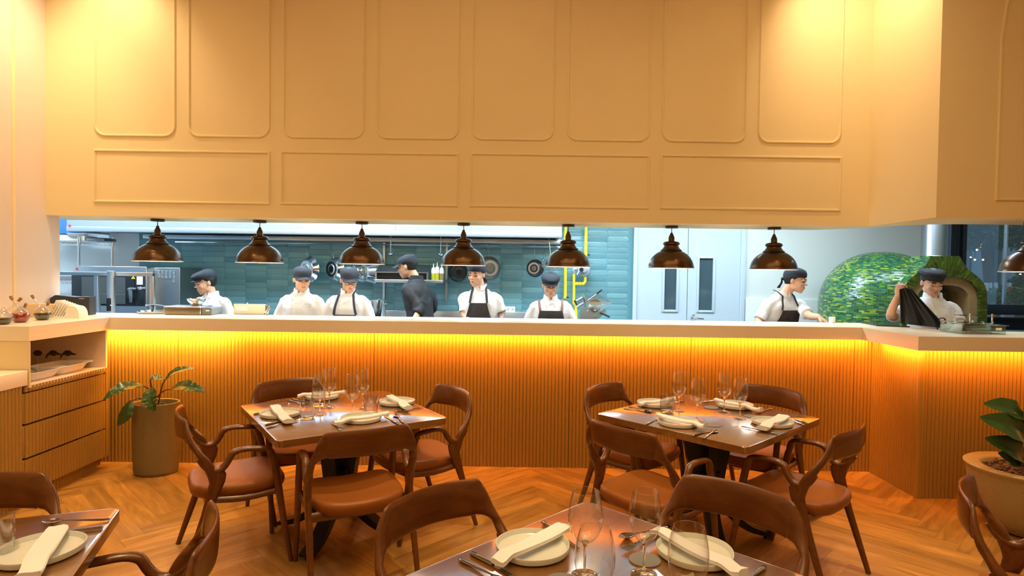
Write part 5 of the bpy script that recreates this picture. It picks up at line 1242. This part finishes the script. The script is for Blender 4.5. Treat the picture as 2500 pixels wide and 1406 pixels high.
# paper napkins fanned in a white holder
p = on(160, 775); e = empty('napkin_holder', p, math.radians(-6), 'white holder with a leaning stack of paper napkins on the left counter', 'napkin holder')
pw = mat('paper_white', (.86, .82, .76), .8)
MB().box(-.155, .10, -.035, .075, 0, .008, bev=.002).obj('tray', white, e)
for k in range(9):
    R = Matrix.Translation((-.125+.022*k, .02, .008)) @ Matrix.Rotation(math.radians(28+k*1.5), 4, 'Y'); hgt = .145-.006*k
    MB().box(-.004, .004, -.045, .045, 0, hgt, bev=.002, mtx=R).obj('paper_napkin', pw, e)
m = MB(); m.prism([(.03, 0), (.155, 0)]+[(.155-.055*(1-math.cos(a))-.0*a, .02+.075*math.sin(a)) for a in [k*PI/2/8 for k in range(9)]]+[(.055, .10)], -.045, .045, mtx=Matrix(((1, 0, 0, 0), (0, 0, 1, .0), (0, 1, 0, 0), (0, 0, 0, 1)))); m.obj('folded_napkin', pw, e, ang=50)
p = on(172, 769); e = empty('card_terminal', (p.x, p.y+.03, ST), math.radians(6), 'black till terminal box behind the paper napkins', 'terminal')
MB().prism([(-.17, .0), (.14, 0), (.14, .155), (.03, .150), (-.13, .165), (-.17, .14)], -.02, .08, mtx=Matrix(((1, 0, 0, 0), (0, 0, 1, 0), (0, 1, 0, 0), (0, 0, 0, 1))), bev=.004).obj('casing', mat('matt_black', (.028, .030, .034), .5), e)
MB().box(.06, .10, -.022, -.0195, .135, .139).obj('status_light', mat('dim_white', (.6, .6, .6), .4), e)
# induction hob pan with black handles
p = on(362, 767); e = empty('steel_pan', (p.x, p.y+.16, ST-.0), 0, 'low steel pan with a black bridge handle near the left end of the pass', 'pan')
MB().lathe([(.001, 0), (.16, 0), (.175, .018), (.17, .020), (.155, .006), (.001, .006)], n=40).obj('lid', chrome, e)
m = MB(); m.tube([(-.115, 0, .070), (-.02, 0, .071), (.115, 0, .054)], [(.006, .014), (.007, .016), (.005, .012)], 10, smooth=3); m.tube([(-.06, 0, .012), (-.055, 0, .066)], [.012, .015], 10); m.tube([(.06, 0, .010), (.065, 0, .062)], [.012, .015], 10); m.obj('handle', black, e)
# scale
p = on(455, 769); e = empty('kitchen_scale', (p.x, p.y+.10, ST), 0, 'low steel scale base with a round pan on top, before the flat-capped chef', 'scale')
MB().box(-.20, .125, -.10, .12, .0, .075, bev=.012).obj('casing', steel, e); MB().box(-.19, .115, -.104, -.099, .008, .062, bev=.001).obj('front_panel', mat('brown_steel', (.20, .16, .10), .3, .8), e)
MB().box(.126, .215, -.095, .11, 0, .068, bev=.010).obj('display_box', mat('grey_plastic', (.16, .18, .20), .5), e)
MB().box(.165, .195, -.0975, -.094, .035, .045).obj('brand_mark', white, e)
MB().lathe([(.001, .076), (.045, .076), (.045, .092), (.001, .092)], (.035, 0, 0), 24).obj('pan_stem', steel_d, e)
MB().lathe([(.001, .092), (.05, .095), (.070, .115), (.078, .134), (.080, .137), (.076, .137), (.066, .117), (.045, .099), (.001, .099)], (.035, 0, 0), 36).obj('pan', chrome, e)
p = on(596, 770); e = empty('order_screen', (p.x, p.y+.12, ST), 0, 'beige backed board standing on the pass right of the scale', 'board')
MB().box(-.142, .138, -.01, .01, 0, .092, bev=.003).obj('board', mat('beige_panel', (.74, .60, .46), .5), e); MB().box(.138, .165, -.008, .02, 0, .085, bev=.003).obj('side', steel_d, e); MB().box(-.12, -.02, -.012, -.0098, .035, .075).obj('paper_slip', pw, e)
MB().tube([(-.035, 0, .092), (-.025, 0, .102), (-.015, 0, .092)], .003, 6, smooth=3).obj('clip', chrome, e)
a, b = on(643, 771), A(658, 746, on(643, 771).y+.05); e = empty('serving_tongs', (a.x, a.y+.05, ST), 0, 'slotted steel tongs standing up beside the second chef', 'tongs')
d = b-Vector((a.x, a.y+.05, ST)); Rm = Matrix.Rotation(-math.atan2(-d.x, d.z)*-1, 4, 'Y') if 0 else Matrix.Rotation(math.atan2(d.x, d.z), 4, 'Y'); L_ = d.length
m = MB()
for x0, x1, z0, z1 in ((-.014, -.006, 0, L_), (.006, .014, 0, L_), (-.014, .014, L_-.012, L_), (-.014, .014, L_*.55, L_*.62), (-.014, .014, 0, .02)): m.box(x0, x1, -.003, .003, z0, z1, bev=.001, mtx=Rm)
m.obj('handle', chrome, e)
# niche contents
for (px, py, sx, lb) in ((100, 922, .0, 'near white enamel tray in the cabinet niche'), (150, 912, .0, 'far white enamel tray with a spout lip in the cabinet niche')):
    p = atz(px, py, .816); e = empty('enamel_tray', (-3.41, 4.33 if px == 100 else 4.62, .816), 0, lb, 'tray', 'white trays in the niche')
    rr = []; m = MB()
    for z, a, b in ((0, .085, .125), (.012, .10, .14), (.055, .125, .165), (.062, .14, .182), (.066, .14, .182), (.062, .122, .160), (.014, .095, .135), (.006, .08, .12)):
        rr.append([Vector((math.copysign(abs(math.cos(t))**.45, math.cos(t))*a, math.copysign(abs(math.sin(t))**.45, math.sin(t))*b, z)) for t in [2*PI*k/40 for k in range(40)]])
    m.rings(rr); m.obj('tray_body', white, e, ang=50)
    m = MB(); m.prism([(-.12, .17), (.12, .17), (.09, .235), (-.09, .235)], .055, .062); m.obj('lip', white, e)
for k, (px, lb) in enumerate(((92, 'single black flower-like ornament, nearest in the niche'), (130, 'black curled ornament in the middle of the niche'), (165, 'black curled ornament furthest in the niche'))):
    p = A(px, 862, 4.45+.1*k); e = empty('place_marker', (p.x, p.y, .816), 0, lb, 'ornament', 'dark place markers in the niche'); hgt = p.z-.816
    MB().tube([(0, 0, 0), (0, 0, hgt-.01)], .0018, 6).obj('stem', chrome, e); MB().lathe([(.001, 0), (.02, 0), (.02, .003), (.001, .003)], n=16).obj('base', chrome, e)
    m = MB(); m.ell((0, 0, hgt), (.034, .008, .022), 20, 12)
    if k: m.tube([(-.01, 0, hgt), (-.04, 0, hgt-.012), (-.055, 0, hgt-.04)], [.012, .009, .004], 8, smooth=3); m.tube([(.01, 0, hgt), (.04, 0, hgt-.006), (.065, 0, hgt-.010)], [.012, .009, .003], 8, smooth=3)
    m.obj('bloom', mat('dark_plum', (.02, .008, .012), .35), e)
# ------------------------------------------------------------ pendant lamps
def pendant(label):
    e = empty('pendant_lamp', (0, 0, 0), 0, label, 'lamp', 'bronze dome pendants over the pass')
    P = [(.1955, 0), (.1975, .004), (.194, .012), (.190, .032), (.180, .062), (.162, .092), (.135, .120), (.105, .140), (.086, .148)]
    pv, _ = catmull([Vector((a, 0, b)) for a, b in P], [0]*len(P), 3)
    up = [(.090, .150), (.091, .155), (.084, .159), (.074, .168), (.063, .184), (.060, .194), (.066, .201), (.072, .208), (.071, .216), (.060, .227), (.040, .232), (.027, .234), (.026, .238), (.026, .268), (.022, .272), (.021, .280), (.014, .292), (.010, .306), (.003, .309)]
    m = MB(); m.lathe([(q.x, q.z) for q in pv]+up, n=64, cap0=False); m.obj('lamp_shade', bronze, e, ang=45)
    m = MB(); m.lathe([(.1972, .0015), (.1975, -.003), (.1945, -.002)]+[(q.x-.003, q.z-.001) for q in pv[2:]]+[(.02, .147)], n=64, cap0=False); m.obj('shade_lining', enamel, e)
    m = MB(); m.lathe([(.020, .146), (.020, .115), (.001, .115)], n=20); m.obj('socket', white, e)
    m = MB(); m.ell((0, 0, .085), (.030, .030, .034)); b = m.obj('bulb', mat('bulb_glow', (1, .9, .75), .4, emit=(1, .80, .55), estr=9), e)
    m = MB(); m.tube([(0, 0, .306), (0, 0, .35)], .0035, 8); m.obj('cord', black, e)
    m = MB(); m.lathe([(.001, .345), (.052, .345), (.055, .348), (.055, .366), (.001, .366)], n=40); m.obj('ceiling_rose', bronze, e, ang=40)
    return e
PL = [(385, 637), (634, 638), (883, 641), (1131, 646), (1386, 648), (1638, 650), (1888, 653)]
words = ['first', 'second', 'third', 'fourth', 'fifth', 'sixth', 'seventh']
pm = None
for i, (px, py) in enumerate(PL):
    p = A(px, py, 5.33); lb = 'bronze dome pendant lamp over the pass, %s from the left' % words[i]; loc = (p.x, 5.33, 1.675)
    if pm is None: pm = pendant(lb); pm.location = loc
    else: dup(pm, loc, 0, lb)
dup(pm, (3.83, 4.50, 1.675), 0, 'bronze dome pendant lamp cut by the right picture edge, before the window')
for px, py in PL+[None]*0:
    p = A(px, py, 5.33); l = bpy.data.lights.new('pendant_bulb_light', 'POINT'); l.energy = 8.5; l.color = (1, .86, .68); l.shadow_soft_size = .035
    o = bpy.data.objects.new('pendant_bulb_light', l); o.location = (p.x, 5.33, 1.675+.045); COL.objects.link(o)
l = bpy.data.lights.new('pendant_bulb_light', 'POINT'); l.energy = 5; l.color = (1, .86, .68); l.shadow_soft_size = .035
o = bpy.data.objects.new('pendant_bulb_light', l); o.location = (3.83, 4.5, 1.72); COL.objects.link(o)

# ------------------------------------------------------------ mosaic pizza oven
def mosaic(name, cols, sx, sy, w_=.05, h=.018, mortar=(.10, .20, .10), rough=.18, tilt=.22):
    M = bpy.data.materials.new(name); M.use_nodes = True; nt = M.node_tree; N = nt.nodes; L = nt.links; b = N['Principled BSDF']; b.inputs['Roughness'].default_value = rough
    uv = N.new('ShaderNodeUVMap'); br = N.new('ShaderNodeTexBrick'); L.new(uv.outputs[0], br.inputs['Vector']); br.inputs['Scale'].default_value = 1
    br.inputs['Brick Width'].default_value = w_; br.inputs['Row Height'].default_value = h; br.inputs['Mortar Size'].default_value = .0011; br.inputs['Mortar Smooth'].default_value = .1
    br.inputs['Color1'].default_value = (0, 0, 0, 1); br.inputs['Color2'].default_value = (1, 1, 1, 1); br.inputs['Mortar'].default_value = (.5, .5, .5, 1)
    nz = N.new('ShaderNodeTexNoise'); nz.inputs['Scale'].default_value = sx; nz.inputs['Detail'].default_value = 1; L.new(uv.outputs[0], nz.inputs['Vector'])
    ma = N.new('ShaderNodeMath'); ma.operation = 'MULTIPLY_ADD'; L.new(nz.outputs['Fac'], ma.inputs[0]); ma.inputs[1].default_value = sy; ma.inputs[2].default_value = -sy/2
    ad = N.new('ShaderNodeMath'); ad.operation = 'ADD'; L.new(br.outputs['Color'], ad.inputs[0]); L.new(ma.outputs[0], ad.inputs[1])
    cr = N.new('ShaderNodeValToRGB'); cr.color_ramp.interpolation = 'CONSTANT'; els = cr.color_ramp.elements
    els[0].position = 0; els[0].color = (*cols[0], 1); els[1].position = 1/len(cols); els[1].color = (*cols[1], 1)
    for i, c in enumerate(cols[2:]): q = els.new((i+2)/len(cols)); q.color = (*c, 1)
    L.new(ad.outputs[0], cr.inputs[0]); mx = N.new('ShaderNodeMix'); mx.data_type = 'RGBA'; L.new(br.outputs['Fac'], mx.inputs[0]); L.new(cr.outputs[0], mx.inputs[6]); mx.inputs[7].default_value = (*mortar, 1)
    L.new(mx.outputs[2], b.inputs['Base Color'])
    # each glazed piece sits at a slightly different tilt
    ge = N.new('ShaderNodeNewGeometry'); wn = N.new('ShaderNodeTexWhiteNoise'); wn.noise_dimensions = '1D'; L.new(br.outputs['Color'], wn.inputs['W'])
    vs = N.new('ShaderNodeVectorMath'); vs.operation = 'SUBTRACT'; L.new(wn.outputs['Color'], vs.inputs[0]); vs.inputs[1].default_value = (.5, .5, .5)
    sc = N.new('ShaderNodeVectorMath'); sc.operation = 'SCALE'; sc.inputs['Scale'].default_value = tilt; L.new(vs.outputs[0], sc.inputs[0])
    av = N.new('ShaderNodeVectorMath'); av.operation = 'ADD'; L.new(ge.outputs['Normal'], av.inputs[0]); L.new(sc.outputs[0], av.inputs[1]); nm = N.new('ShaderNodeVectorMath'); nm.operation = 'NORMALIZE'; L.new(av.outputs[0], nm.inputs[0])
    L.new(nm.outputs[0], b.inputs['Normal']); return M
greens = [(.008, .050, .028), (.015, .085, .035), (.03, .14, .035), (.012, .075, .05), (.05, .18, .03), (.022, .11, .03), (.04, .14, .08), (.13, .28, .03), (.04, .16, .035), (.28, .33, .02)]
MOS = mosaic('green_mosaic', greens, 1.9, 1.0, .046, .0165); MOS_D = mosaic('olive_mosaic', [(.03, .06, .008), (.06, .105, .012), (.04, .08, .010), (.10, .15, .02), (.05, .095, .012), (.025, .05, .01)], 3, .3, .10, .034, (.14, .18, .05), .2, .1)
BRK = mosaic('fire_brick', [(.42, .26, .11), (.48, .30, .13), (.38, .23, .10), (.45, .29, .14)], 3, .2, .115, .065, (.55, .45, .30), .8, .0)
def uvrings(name, rings, mt_, parent, close=True, us=None, vs=None, loc=None, flip=False):
    bm = bmesh.new(); uvl = bm.loops.layers.uv.new('UVMap'); V = [[bm.verts.new(p) for p in r] for r in rings]; n = len(rings[0])
    for i in range(len(V)-1):
        for j in range(n if close else n-1):
            k = (j+1) % n; f = bm.faces.new((V[i][j], V[i][k], V[i+1][k], V[i+1][j])); f.smooth = True
            q = ((i, j), (i, j+1), (i+1, j+1), (i+1, j))
            for lp, (a, b) in zip(f.loops, q): lp[uvl].uv = (us[b], vs[a])
    me = bpy.data.meshes.new(name); bm.to_mesh(me); bm.free(); me.materials.append(mt_); me.set_sharp_from_angle(angle=math.radians(50))
    o = bpy.data.objects.new(name, me); COL.objects.link(o); o.parent = parent
    if loc: o.location = loc
    return o
ov = empty('pizza_oven', (4.15, 6.86, 0), 0, 'domed pizza oven covered in green mosaic with an arched brick mouth and steel flue', 'oven')
rings = []; vs = []; R0 = .63; n = 96
rings.append([Vector((R0*math.cos(2*PI*k/n), R0*math.sin(2*PI*k/n), .55)) for k in range(n)]); vs.append(-.75)
for i in range(33):
    a = PI/2*i/32*.995; rr_ = R0*math.cos(a)**.92; rings.append([Vector((rr_*math.cos(2*PI*k/n), rr_*math.sin(2*PI*k/n), 1.30+.605*math.sin(a)**1.02)) for k in range(n)]); vs.append(a*.62)
uvrings('dome', rings, MOS, ov, True, [2*PI*.56*k/n for k in range(n+1)], vs)
MB().lathe([(.60, 0), (.60, .56), (.001, .56)], n=48).obj('plinth', black, ov)
YO = 6.2; O3 = lambda x, y, Y=YO: A(2290+x/5.019, 540+y/5.019, Y)
half = [(605, 1260), (604, 1100), (603, 960), (600, 880), (582, 800), (545, 740), (490, 685), (430, 638), (370, 590), (330, 545), (300, 495), (266, 428)]
archo = [(505, 1260), (505, 1100), (505, 960), (498, 890), (480, 835), (450, 790), (405, 750), (355, 722), (300, 702), (240, 689), (180, 683), (130, 681)]
archi = [(400, 1260), (400, 1100), (400, 960), (398, 905), (372, 862), (340, 835), (300, 812), (260, 798), (220, 790), (185, 785), (150, 782), (120, 781)]
MX = 88.0
def full(h, dY=0, Y=YO):
    R = [O3(x, y-(x-MX)*.012, Y) for x, y in h]; Lq = [O3(2*MX-x, y-(x-MX)*.012+(x-MX)*.0, Y) for x, y in h][::-1]; P = R+[O3(MX, h[-1][1], Y)]+Lq
    return [Vector((p.x-4.15, p.y-6.86+dY, p.z)) for p in P]
def alen(P):
    L_ = [0]
    for a, b in zip(P, P[1:]): L_.append(L_[-1]+(b-a).length)
    return L_
O1, A1, A2 = full(half), full(archo), full(archi); us = alen(A1); W1 = [p.copy() for p in A1]
mid = [a.lerp(b, .5) for a, b in zip(O1, A1)]
me = uvrings('oven_face', [O1, mid, A1, [p+Vector((0, .10, 0)) for p in A1]], MOS_D, ov, False, [u*2.35 for u in us], [0, .09, .18, .28]).data
# rotate the mapping so the long side of each piece points away from the arch
for d in me.uv_layers[0].data: d.uv = (d.uv[1], d.uv[0])
Of = [Vector((p.x, p.y, p.z)) for p in O1]; Ob = [p+Vector((0, .36, 0)) for p in O1]
me = uvrings('oven_shoulder', [Of, Ob], MOS, ov, False, alen(O1), [0, .36]).data
for d in me.uv_layers[0].data: d.uv = (d.uv[1], d.uv[0])
B1 = [p+Vector((0, .03, 0)) for p in A1]; B2 = [p+Vector((0, .03, 0)) for p in A2]; B3 = [p+Vector((0, .40, 0)) for p in A2]
uvrings('brick_arch', [B1, B2, B3], BRK, ov, False, alen(A1), [.0, .065, .40])
m = MB(); cx = O3(MX, 900).x-4.15; m.box(cx-.34, cx+.34, -.30, .42, 1.02, 1.04).obj('hearth', mat('hearth_stone', (.25, .18, .12), .8), ov)
zc = [Vector((p.x*1.0, .30, p.z)) for p in B2]; m = MB(); vv = [m.bm.verts.new(p) for p in zc]; m._f([m.bm.faces.new(vv)]); m.obj('oven_back', mat('sooty_brick', (.10, .045, .02), .9, var=.5, vscale=5), ov)
m = MB(); rd = random.Random(1)
for k in range(5):
    x = cx-.16+.05*k; m.ell((x, .12+.02*(k % 2), 1.10+.02*(k % 3)), (.028, .03, .07), 10, 8)
m.obj('flames', mat('flame_glow', (1, .3, .05), .5, emit=(1, .28, .04), estr=9), ov)
MB().tube([(cx-.24, .10, 1.065), (cx+.06, .16, 1.065)], .03, 10).obj('log', mat('charred_log', (.05, .03, .02), .9), ov); MB().tube([(cx-.22, .20, 1.068), (cx+.10, .08, 1.12)], .028, 10).obj('log', MATS['charred_log'], ov)
fl = O3(-50, 430, 6.42); MB().lathe([(.135, 0), (.13, .01), (.13, 1.05)], n=40, cap0=False, cap1=False).obj('flue', mat('duct_steel', (.30, .33, .35), .34, 1), ov, loc=(fl.x-4.15, 6.40-6.86, 1.845))
l = bpy.data.lights.new('oven_fire_light', 'POINT'); l.energy = 6; l.color = (1, .38, .10); l.shadow_soft_size = .08; o = bpy.data.objects.new('oven_fire_light', l); o.location = (4.15+cx-.08, 6.86+.02, 1.20); COL.objects.link(o)

# ------------------------------------------------------------ window and the street beyond
wf = mat('black_window_frame', (.012, .013, .016), .35)
YW = 7.50; wx = lambda px: A(px, 700, YW).x
e = empty('window_1', (wx(2400), YW, 1.1)); struct(e)
m = MB()
for a, b, dy in ((2306, 2318, 0), (2321, 2330, .03), (2333, 2341, .05), (2344, 2353, .02)): m.box(wx(a), wx(b), YW-.05+dy, YW+.06, 1.1, 2.9, bev=.003)
m.box(wx(2353), 8.1, YW-.05, YW+.06, 1.1, A(2450, 744, YW).z, bev=.003); m.box(5.34, 8.1, YW-.05, YW+.06, 2.8, 2.9); ch(m.obj('window_frame', wf, e), e)
ch(MB().box(wx(2353), 8.1, YW-.01, YW-.006, 1.12, 2.85).obj('window_pane', glass, e), e)
ch(MB().box(wx(2448), wx(2453), YW-.03, YW+.01, 1.12, 2.9, bev=.002).obj('mullion', steel, e), e)
ch(MB().box(wx(2452), 8.1, YW-.02, YW+.0, A(2480, 656, YW).z-.006, A(2480, 656, YW).z+.006).obj('glazing_bar', steel, e), e)
struct(MB().box(5.2, 16, 7.7, 30, -.12, -.02).obj('street_ground', mat('asphalt', (.06, .065, .07), .8)))
foli = mat('dusk_leaves', (.10, .17, .11), .6, var=.5, vscale=3); hedgem = mat('hedge_leaves', (.07, .20, .06), .55, var=.5, vscale=4)
def leafcloud(name, cs, n, sz, mt_, label, cat, group=None, seed=1, trunk=None):
    rd = random.Random(seed); m = MB(); bm = m.bm
    for k in range(n):
        c, r = rd.choice(cs); v = Vector((rd.gauss(0, 1), rd.gauss(0, 1), rd.gauss(0, 1))).normalized()*(rd.random()**.4); p = Vector((c[0]+v.x*r[0], c[1]+v.y*r[1], c[2]+v.z*r[2]))
        a = Vector((rd.uniform(-1, 1), rd.uniform(-1, 1), rd.uniform(-.8, .4))).normalized(); b = a.cross(Vector((rd.uniform(-1, 1), rd.uniform(-1, 1), 1))).normalized(); s_ = sz*rd.uniform(.6, 1.3)
        vs_ = [bm.verts.new(q) for q in (p, p+a*s_*.5+b*s_*.25, p+a*s_, p+a*s_*.5-b*s_*.25)]; bm.faces.new(vs_)
    if trunk:
        e = empty(name, (cs[0][0][0], cs[0][0][1], 0), 0, label, cat, group); o = m.obj('foliage', mt_, e, ang=None, recalc=False); o.location = (-e.location.x, -e.location.y, 0)
        t = MB().tube(trunk, [.12, .09, .06], 10).obj('trunk', mat('brown_bark', (0, 0, 0)), e); t.location = o.location; return e
    o = m.obj(name, mt_, ang=None, recalc=False); return tag(o, label, cat, group)
leafcloud('street_tree', [((8.6, 11.5, 3.0), (1.5, 1.2, .9)), ((10.0, 12, 3.2), (1.2, 1.2, .9)), ((8.0, 11, 2.5), (.7, .7, .4)), ((9.4, 11.5, 2.55), (.9, .8, .4))], 9500, .095, foli, 'dark leafy street tree beyond the window', 'tree', seed=2, trunk=[(9.2, 11.6, 0), (9.1, 11.6, 1.4), (8.9, 11.6, 2.8)])
leafcloud('clipped_hedge', [((7.4+.35*k, 9.4, 1.07+.03*(k % 2)), (.35, .35, .42)) for k in range(7)], 15000, .085, hedgem, 'clipped hedge outside just below the window', 'hedge', seed=3)
leafcloud('round_bush', [((10.9, 12.5, 1.25), (.8, .7, .55))], 6000, .08, hedgem, 'round green bush behind the hedge at the right picture edge', 'bush', seed=4)
leafcloud('low_bush', [((8.9, 12.5, 1.1), (.9, .5, .5))], 5000, .08, foli, 'loose low bush behind the hedge outside', 'bush', seed=5)
def xy(px, Y): return A(px, 700, Y).x
bd = empty('street_building', (14, 19, 0), 0, 'dim building facade with columns and lit windows across the street', 'building')
bm_ = mat('dim_facade', (.045, .06, .065), .8); lit = mat('lit_window', (1, .8, .5), .5, emit=(1, .62, .25), estr=2.5)
ch(MB().box(6, 24, 19, 19.4, -.1, 13).obj('wall', bm_, bd), bd)
for px in (2442, 2370): ch(MB().box(xy(px, 18.9)-.22, xy(px, 18.9)+.22, 18.6, 18.9, 0, 6).obj('column', mat('pale_column', (.28, .34, .38), .7), bd), bd)
for k, (a, b, c, d) in enumerate(((2456, 2459, 660, 690), (2466, 2470, 668, 676), (2462, 2500, 655, 658))):
    q0, q1 = A(a, d, 18.95), A(b, c, 18.95); ch(MB().box(q0.x, q1.x, 18.93, 18.99, q0.z, q1.z).obj('lit_window', lit, bd), bd)
q0, q1 = A(2357, 670, 18.9), A(2379, 637, 18.9); ch(MB().box(q0.x, q1.x, 18.9, 18.98, q0.z, q1.z).obj('pale_sign_panel', mat('pale_panel', (.32, .40, .46), .6), bd), bd)
for i, (px, py) in enumerate(((2395, 600), (2385, 610), (2400, 634), (2380, 634), (2414, 663), (2370, 628), (2491, 669))):
    p = A(px, py, 11.3 if i < 4 else 13); o = empty('string_light', p); MB().ell((0, 0, 0), (.016, .016, .016) if i else (.035, .025, .025), 10, 8).obj('bulb', mat('warm_bulb', (1, .8, .5), .4, emit=(1, .75, .4), estr=7), o)
    MB().tube([(0, 0, .012), (0, 0, .9)] if i < 4 else [(0, 0, -p.z-.02), (0, 0, -.012)], .004 if i < 4 else .02, 6).obj('cord' if i < 4 else 'lamp_post', black, o)
    tag(o, 'small warm light glowing outside among the tree leaves', 'light', 'small lights outside')
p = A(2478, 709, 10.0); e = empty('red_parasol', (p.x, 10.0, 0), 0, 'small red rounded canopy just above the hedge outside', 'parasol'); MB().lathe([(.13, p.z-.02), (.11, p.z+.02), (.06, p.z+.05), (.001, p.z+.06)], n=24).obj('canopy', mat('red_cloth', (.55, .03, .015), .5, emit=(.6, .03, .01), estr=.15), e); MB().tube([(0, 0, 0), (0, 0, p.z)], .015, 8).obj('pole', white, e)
for i, px in enumerate((2407, 2417, 2431, 2453, 2464)):
    p0, p1 = A(px, 706, 10.8), A(px, 690, 10.8); o = MB().box(-.025, .025, -.02, .02, 0, p1.z, bev=.004).obj('garden_post', white); o.location = (p0.x, 10.8, 0); tag(o, 'slim white garden post behind the hedge', 'post', 'white posts behind the hedge')

# ------------------------------------------------------------ things on the right of the pass
p0 = [on(2098, 788), on(2138, 795.6), on(2221, 798.5), on(2190, 790)]
m = MB(); m.prism([(q.x, q.y) for q in (on(2100, 788.5), on(2140, 796), on(2221, 799), on(2196, 790.5))], ST+.001, ST+.010); tag(m.obj('black_tablet', mat('tablet_black', (.03, .035, .04), .1)), 'flat black glass tablet lying where the counter turns', 'tablet')
p = on(2006, 784); o = MB().lathe([(.001, 0), (.024, 0), (.026, .003), (.027, .050), (.025, .052), (.001, .050)], n=24).obj('white_pot', white); o.location = (p.x, 5.36, ST); tag(o, 'small white pot under the hand of the leaning chef', 'pot')
def tank(x0, x1, y0, y1, h, lb, lid=True):
    e = empty('acrylic_container', ((x0+x1)/2, (y0+y1)/2, ST), 0, lb, 'container', 'clear containers on the right counter'); a, b = (x1-x0)/2, (y1-y0)/2; m = MB()
    for q in ((-a, a, -b, -b+.003, 0, h), (-a, a, b-.003, b, 0, h), (-a, -a+.003, -b, b, 0, h), (a-.003, a, -b, b, 0, h), (-a, a, -b, b, 0, .003)): m.box(*q)
    m.obj('walls', glass_g, e)
    if lid:
        m = MB(); m.box(-a-.01, a+.02, -b-.005, b+.005, h, h+.006, bev=.002); m.obj('lid', glass_g, e)
        for sx in (-.7, .6): MB().lathe([(.010, h+.006), (.006, h+.014), (.013, h+.022), (.001, h+.026)], (a*sx, 0, 0), 14).obj('knob', chrome, e)
    return e
q = on(2347, 803); x0 = q.x; q2 = on(2418, 804); y_ = 4.45
tank(A(2349, 800, y_).x, A(2417, 800, y_).x, 4.45, 4.68, .075, 'long clear lidded container on the right counter'); t = tank(A(2420, 800, y_).x, A(2456, 800, y_).x, 4.45, 4.66, .062, 'short clear container with a white label on the right counter')
MB().box(-.02, .022, -.108, -.1055, .030, .048).obj('label', mat('label_white', (.8, .85, .82), .5), t)
zg = A(2400, 771, 4.60).z; e = empty('glass_guard', (4.2, 4.6, ST), 0, 'clear glass shelf guard over the containers at the right', 'guard')
ch(MB().box(A(2352, 770, 4.6).x, 6.5, 4.46, 4.70, zg-.004, zg+.004).obj('glass_shelf', glass_g, e), e)
for px in (2368, 2422): q = A(px, 790, 4.6); ch(MB().tube([(q.x, 4.60, ST+.072), (q.x, 4.60, zg+.016)], .006, 10).obj('support', chrome, e), e)
e = empty('side_counter', (5.2, 5.9, 0), 0, 'steel side counter under the window at the right', 'counter'); ch(MB().box(4.75, 7.6, 5.55, 6.05, 1.08, 1.115, bev=.004).obj('worktop', steel, e), e); ch(MB().box(4.8, 7.6, 5.6, 6.0, .02, 1.08).obj('cabinet', steel_d, e), e)
lg = mat('lime_green', (.10, .34, .05), .5)
for k, (px, py, lb) in enumerate(((2318, 800, 'green lime wedge on the counter before the cook in the beret'), (2334, 803, 'green herb heap on the counter beside the clear container'))):
    q = on(px, py); m = MB(); m.ell((0, 0, .012), (.028, .02, .016), 14, 10)
    if k: m.ell((.03, 0, .010), (.022, .018, .012), 12, 8)
    o = m.obj('lime_wedge' if k == 0 else 'herb_heap', lg); o.location = (q.x, 4.66, ST); tag(o, lb, 'food')
